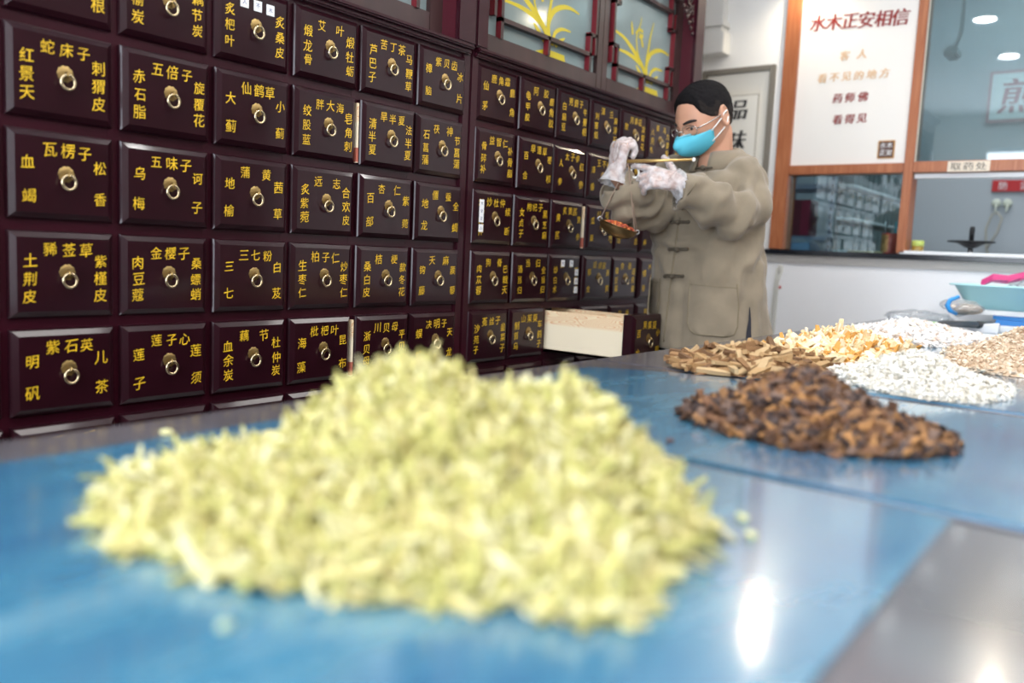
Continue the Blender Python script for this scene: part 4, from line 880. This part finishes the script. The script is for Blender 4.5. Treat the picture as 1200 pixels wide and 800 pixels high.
# glasses
gl = MB(); WIRE = mat('silver_wire', (.6, .58, .56), .25, 1)
g_ = link('glasses', None, man, ORG[man.name])
for s in (1, -1):
    c = hs(s*.36, -.03, .075); nx = (HF*.95+HL*s*.28).normalized(); ax = Z.cross(nx).normalized(); ay = nx.cross(ax)
    rim = [c+ax*(.135*math.copysign(abs(math.cos(t))**.8, math.cos(t)))+ay*(.085*math.copysign(abs(math.sin(t))**.8, math.sin(t))) for t in [2*math.pi*k/28 for k in range(28)]]
    m_ = MB(); m_.add(rim, [tuple(range(28))]); m_.build('lens', LENS, g_)
    gl.tube(rim, .006, 0, 6, True); e0 = c+ax*.135*(s if ax.dot(HL)*s > 0 else -1)*(1 if True else 1)
    e0 = max((c+ax*.135, c-ax*.135), key=lambda p_: (p_-HC).dot(HL)*s)
    gl.tube([e0+ay*.03, hs(s*.75, .0, .10), hs(s*1.1, .03, .07), hs(s*1.5, .07, .055), hs(s*1.75, .06, .06)], .010, 0, 6)
gl.tube([hs(-.17, -.0, .085), hs(0, .03, .08), hs(.17, -.0, .085)], .008, 0, 6); gl.build('wire_frame', WIRE, g_)
# coat
coat = MB()
T_R = [(184, 838, 13.76, .34, .30, .75), (188, 837, 13.76, .56, .40, .65), (195, 835, 13.76, .78, .50, .45), (206, 831, 13.78, .90, .60, .2), (222, 829, 13.8, .95, .65), (250, 829, 13.8, .98, .70), (290, 829, 13.8, .97, .72), (330, 828.5, 13.8, .99, .73), (365, 829, 13.8, 1.02, .76), (404, 830, 13.8, 1.07, .80), (412, 830, 13.8, 1.08, .8)]
coat.loft([ring_t(at(t_[1], t_[0], t_[2]), t_[3], t_[4], 48, t_[5] if len(t_) > 5 else 0, 2.3) for t_ in T_R])
def sleeve(pts, rs, sq=None):
    pts = [Vector(p_) for p_ in pts]; n = len(pts); rings = []; pa = None
    # catmull resample
    P2, R2 = [], []
    for i in range(n-1):
        for t in (0, .25, .5, .75):
            p0, p1, p2, p3 = pts[max(i-1, 0)], pts[i], pts[i+1], pts[min(i+2, n-1)]
            P2.append(.5*((2*p1)+(-p0+p2)*t+(2*p0-5*p1+4*p2-p3)*t*t+(-p0+3*p1-3*p2+p3)*t**3)); R2.append(rs[i]+(rs[i+1]-rs[i])*t)
    P2.append(pts[-1]); R2.append(rs[-1]); coat.tube(P2, R2, 0, 26); return P2[-1], (P2[-1]-P2[-2]).normalized(), R2[-1]
cuffL = sleeve([SL+TL*-.35+Z*.05, SL, at(876, 234, 13.15), at(868, 251, 12.9), at(848, 245, 12.72), at(815, 228, 12.58), at(793, 221, 12.5)], [.34, .35, .35, .35, .36, .33, .285])
cuffR = sleeve([SR-TL*-.25, SR, at(768, 238, 13.75), at(752, 240, 13.35), at(737, 234, 13.05), at(721, 212, 12.87)], [.42, .42, .43, .40, .36, .255])
def folds(c, nn):
    f_ = 0
    dl = (c-EL).length; dr = (c-ER).length
    ax = (WL-EL).normalized(); near = math.exp(-(dl/1.1)**2); s_ = (c-EL).dot(ax)
    f_ += near*.055*math.sin(s_*13+3*noise.noise(c*2.5))
    ax = (WR-ER).normalized(); near = math.exp(-(dr/1.1)**2); s_ = (c-ER).dot(ax)
    f_ += near*.06*math.sin((c-ER).dot((ax+Z*.7).normalized())*17+4*noise.noise(c*2.5))
    f_ += .055*noise.noise(Vector((c.x*2.2, c.y*2.2, c.z*.9)))+.035*noise.noise(Vector((c.x*5, c.y*5, c.z*2.5)))
    if c.z < -2: f_ += .012*noise.noise(Vector((c.x*12, c.y*12, c.z*1.2)))
    return f_
hemz = at(830, 408, 13.8).z
def keepc(c, nn):
    if c.z < hemz+.03 and nn.z < -.6: return False
    for p_, d, r_ in (cuffL, cuffR):
        if (c-p_).length < r_*1.25 and nn.dot(d) > .75 and abs((c-p_).dot(d)) < .12: return False
    return True
ct = remesh(coat, 'jacket', [LIN], .042, man, 8, .5, keepc, folds)
so = ct.modifiers.new('t', 'SOLIDIFY'); so.thickness = .004; so.offset = -1
bm = bmesh.new(); bm.from_mesh(ct.data); off_ = ORG[man.name]
for v in bm.verts: v.co = v.co/S+off_
TREE = BVHTree.FromBMesh(bm); bm.free()
def hit(x, y, lift=.012):
    d = (at(x, y, 1)-CAM).normalized(); loc, nn, _, _ = TREE.ray_cast(CAM, d)
    if loc is None: return at(x, y, 13.3)
    if nn.dot(d) > 0: nn = -nn
    return loc+nn*lift
def interp(pl, n):
    ps = [Vector((*a, 0)) for a in pl]; L = [0]
    for a, b_ in zip(ps, ps[1:]): L.append(L[-1]+(b_-a).length)
    out = []
    for k in range(n+1):
        t = L[-1]*k/n
        for i in range(len(ps)-1):
            if t <= L[i+1]+1e-9: f_ = (t-L[i])/(L[i+1]-L[i]+1e-9); out.append(ps[i].lerp(ps[i+1], f_)); break
    return out
def seam(pl, r_, n, m, nm, lift=.006): 
    q = MB(); q.tube([hit(p_.x, p_.y, lift) for p_ in interp(pl, n)], r_, 0, 6); return q.build(nm, m, ct)
seam([(795, 262), (790, 300), (785, 340), (781, 372), (778, 400)], .014, 24, LINW, 'front_placket')
for (bx, by) in ((797, 260), (795, 291), (790, 323)):
    q = MB()
    for o_ in (-.9, .9): q.tube([hit(bx+dx, by+o_+.02*dx, .02) for dx in (-10, -7, -4, -1, 2, 5, 8, 10.5)], .014, 0, 6)
    q.ell(hit(bx-1, by, .035), .045, .045, .04, 0, 10, 8); q.ell(hit(bx-10, by, .02), .03, .03, .03, 0, 8, 6); q.ell(hit(bx+10.5, by, .02), .03, .03, .03, 0, 8, 6); q.build('frog_button', KNOT, ct)
def patch(pl_l, pl_r, nm, n=14, lift=.022):
    a = interp(pl_l, n); b_ = interp(pl_r, n); q = MB(); vs = []
    for p_, q_ in zip(a, b_):
        for k in range(11): w_ = p_.lerp(q_, k/10); vs.append(hit(w_.x, w_.y, lift*(1 if 0 < k < 10 else .4)))
    q.add(vs, [(i*11+k, i*11+k+1, (i+1)*11+k+1, (i+1)*11+k) for i in range(n) for k in range(10)], 0, True)
    o_ = q.build(nm, LIN, ct); q = MB(); edge = [vs[i*11] for i in range(n+1)]+[vs[n*11+k] for k in range(11)]+[vs[i*11+10] for i in range(n, -1, -1)]
    q.tube(edge, .011, 0, 5); q.tube([vs[11+k] for k in range(11)], .006, 0, 5); q.build('pocket_stitching', LINW, o_); return o_
patch([(809, 328), (807, 360), (806, 378), (810, 389), (818, 392)], [(864, 333), (865, 360), (864, 383), (860, 392), (850, 394.5)], 'pocket')
patch([(762, 325), (760, 350), (758.5, 372), (760, 376)], [(774, 326), (773, 350), (771, 370), (769, 375)], 'pocket', 10)
# side slit showing the trousers
q = MB(); sl = [(878, 360, 1), (878, 375, 3.2), (877, 388, 5.5), (876.5, 400, 7)]; vs = []
for x_, y_, w_ in sl: vs += [hit(x_-w_/2, y_, .014), hit(x_+w_/2, y_, .014)]
q.add(vs, [(0, 1, 3, 2), (2, 3, 5, 4), (4, 5, 7, 6)]); q.build('side_slit', NAVY, ct)
# collar: standing band round the neck, open at the throat
q = MB(); cb = at(839, 189, 13.72); vs = []; n_ = 34
for k in range(n_+1):
    a = math.radians(18+324*k/n_)          # 0 = front
    fr = .5+.5*math.cos(a); dv = TF*math.cos(a)+TL*math.sin(a)
    rb = .40; lo = cb+dv*rb*(1.0+.12*abs(math.sin(a)))-Z*(.16*fr+.04); hi = cb+dv*(rb-.05)+Z*(.22-.10*fr)-TF*.05
    vs += [lo, lo.lerp(hi, .5)+dv*.012, hi]
q.add(vs, [(k*3+j, (k+1)*3+j, (k+1)*3+j+1, k*3+j+1) for k in range(n_) for j in (0, 1)], 0, True)
co_ = q.build('collar', LIN, ct); s2 = co_.modifiers.new('t', 'SOLIDIFY'); s2.thickness = .006
q = MB(); kk = cb+TF*.44+TL*.1-Z*.15; q.tube([kk-TL*.16+TF*-.02, kk, kk+TL*.16-TF*.03-Z*.0], .02, 0, 6); q.ell(kk, .045, .045, .045, 0, 10, 8); q.build('frog_button', KNOT, ct)
q = MB(); q.tube([hit(x_, y_, .004) for x_, y_ in ((828, 205), (815, 215), (806, 228), (800, 245), (796, 262))], .012, 0, 6); q.build('front_placket', LINW, ct)
# trousers and shoes
for s in (1, -1):
    h0 = hip+TL*s*.42; q = MB(); rr = []
    for z_, r_ in ((-4.1, .56), (-4.6, .52), (-5.4, .44), (-6.2, .38), (-7.2, .34), (-7.95, .33)): rr.append([Vector((h0.x, h0.y, z_))+TL*(r_*.9*math.cos(t))+TF*(r_*math.sin(t)) for t in [2*math.pi*k/20 for k in range(20)]])
    q.loft(rr); q.build('trouser_leg', NAVY, man)
    q = MB(); f0 = Vector((h0.x, h0.y, ZF)); rr = []
    for d_, w_, h_ in ((-.32, .12, .2), (-.28, .2, .3), (0, .23, .34), (.4, .25, .26), (.75, .25, .17), (.98, .15, .1), (1.02, .05, .05)): rr.append([f0+TF*d_+TL*(w_*math.cos(t))+Z*(max(0, h_*(.5+.5*math.sin(t)))) for t in [2*math.pi*k/18 for k in range(18)]])
    q.loft(rr); q.build('shoe', mat('black_shoe', (.012, .012, .013), .4), man)
# gloves
GLV = bpy.data.materials.new('glove_plastic'); GLV.use_nodes = True; MATS['glove_plastic'] = GLV
nt = GLV.node_tree; nt.nodes.clear(); o_ = nt.nodes.new('ShaderNodeOutputMaterial'); pr_ = nt.nodes.new('ShaderNodeBsdfPrincipled'); pr_.inputs['Base Color'].default_value = (.74, .74, .77, 1); pr_.inputs['Roughness'].default_value = .22
tr = nt.nodes.new('ShaderNodeBsdfTransparent'); mx = nt.nodes.new('ShaderNodeMixShader'); nz = nt.nodes.new('ShaderNodeTexNoise'); nz.inputs['Scale'].default_value = 45; nz.inputs['Detail'].default_value = 3; tc = nt.nodes.new('ShaderNodeTexCoord')
mr = nt.nodes.new('ShaderNodeMapRange'); mr.inputs[1].default_value = .35; mr.inputs[2].default_value = .68; mr.inputs[3].default_value = .34; mr.inputs[4].default_value = .72
bp = nt.nodes.new('ShaderNodeBump'); bp.inputs['Strength'].default_value = 1; bp.inputs['Distance'].default_value = .006
L_ = nt.links.new; L_(tc.outputs['Object'], nz.inputs[0]); L_(nz.outputs[0], mr.inputs[0]); L_(mr.outputs[0], mx.inputs[0]); L_(nz.outputs[0], bp.inputs['Height']); L_(bp.outputs[0], pr_.inputs['Normal']); L_(tr.outputs[0], mx.inputs[1]); L_(pr_.outputs[0], mx.inputs[2]); L_(mx.outputs[0], o_.inputs[0])
for kw, cuffc, far in ((HRa, WR, at(719, 216, 12.85)), (HLa, WL, at(806, 222, 12.5))):
    g1 = MB(); hand(g1, infl=.014, **kw)
    ax = (far-cuffc).normalized(); g1.tube([cuffc-ax*.15, cuffc, cuffc+ax*.12, far], [.16, .18, .23, .27], 0, 18)
    def cr(c, nn): return .012*noise.noise(c*9)+.008*noise.noise(c*24)
    def kp(c, nn, far=far, ax=ax): return not (nn.dot(ax) > .6 and (c-far).length < .34)
    remesh(g1, 'glove', [GLV], .018, man, 2, .3, kp, cr)
# ------------------------------------------------------------------ hand scale
sc = thing('hand_scale', 'small brass hand scale, rod held between gloved fingers, pan hanging on cords', 'scale', at(737, 188, 12.75))
ra, rb_ = at(735, 189, 12.72), at(813, 187, 12.35)
q = MB(); q.tube([ra, ra.lerp(rb_, .5), rb_], [.028, .024, .016], 0, 8); q.build('rod', mat('rod_brass', (.62, .42, .16), .35, .8), sc)
q = MB(); q.tube([rb_, rb_+(rb_-ra)*.02], .02, 0, 8); q.ell(rb_, .026, .026, .03); q.build('rod_tip', WS, sc)
pc = at(725, 264, 12.75); pn = (Z*.93+rt*.30-fw*.12).normalized(); e1 = (rt-pn*rt.dot(pn)).normalized(); e2 = pn.cross(e1)
q = MB(); R = .305; prof = [(R*math.sin(a), -R*.62*math.cos(a)+0) for a in [math.pi/2*k/9 for k in range(1, 10)]]
prof = prof+[(R+.012, .0), (R-.01, .004)]+[((R-.014)*math.sin(a), -(R*.62-.014)*math.cos(a)) for a in [math.pi/2*k/9 for k in range(9, 0, -1)]]
q.lathe(pc, prof, 36, 0, pn); pan = q.build('pan', mat('pan_brass', (.30, .20, .09), .35, .9), sc)
q = MB(); rs = random.Random(9)
for k in range(260):
    a = rs.uniform(0, 6.28); rr_ = R*.80*math.sqrt(rs.random()); h_ = -.035+.07*(1-(rr_/R)**2)+rs.uniform(-.01, .012); p_ = pc+e1*(rr_*math.cos(a)+.02)+e2*rr_*math.sin(a)+pn*h_; s_ = rs.uniform(.014, .026); q.ell(p_, s_, s_, s_*.8, rs.randrange(3), 6, 4)
q.lathe(pc-pn*.09, [(R*.5, 0), (R*.84, .05), (R*.4, .09), (.02, .1)], 18, 0, pn)
tag(q.build('red_herb_seeds', [mat('seed_red', (.5, .09, .03), .5), mat('seed_orange', (.7, .22, .05), .5), mat('seed_dark', (.3, .05, .03), .5)]), 'heap of small orange red herb seeds in the brass scale pan', 'herbs', None, 'stuff')
q = MB(); top = at(736, 191, 12.72)
for a in (math.radians(185), math.radians(160), math.radians(5), math.radians(-40)):
    e = pc+(e1*math.cos(a)+e2*math.sin(a))*R; q.tube([top, top.lerp(e, .5)-Z*.0, e], .009, 0, 5)
q.build('cords', mat('scale_cord', (.28, .2, .15), .8), sc)
q = MB(); 
for a in (math.pi, 0): e = pc+e1*math.cos(a)*(R+.0); q.tube([e+(e1*.03*math.cos(t)+pn*.03*math.sin(t)) for t in [2*math.pi*k/12 for k in range(12)]], .009, 0, 5, True)
q.build('pan_loops', STEEL, sc)
q = MB(); hr = at(744, 202, 12.8); q.tube([hr+rt*.06*math.cos(t)+up*.085*math.sin(t) for t in [2*math.pi*k/16 for k in range(16)]], .016, 0, 6, True); q.tube([hr+up*.08, hr+up*.2], .01, 0, 5); q.build('suspension_ring', WS, sc)
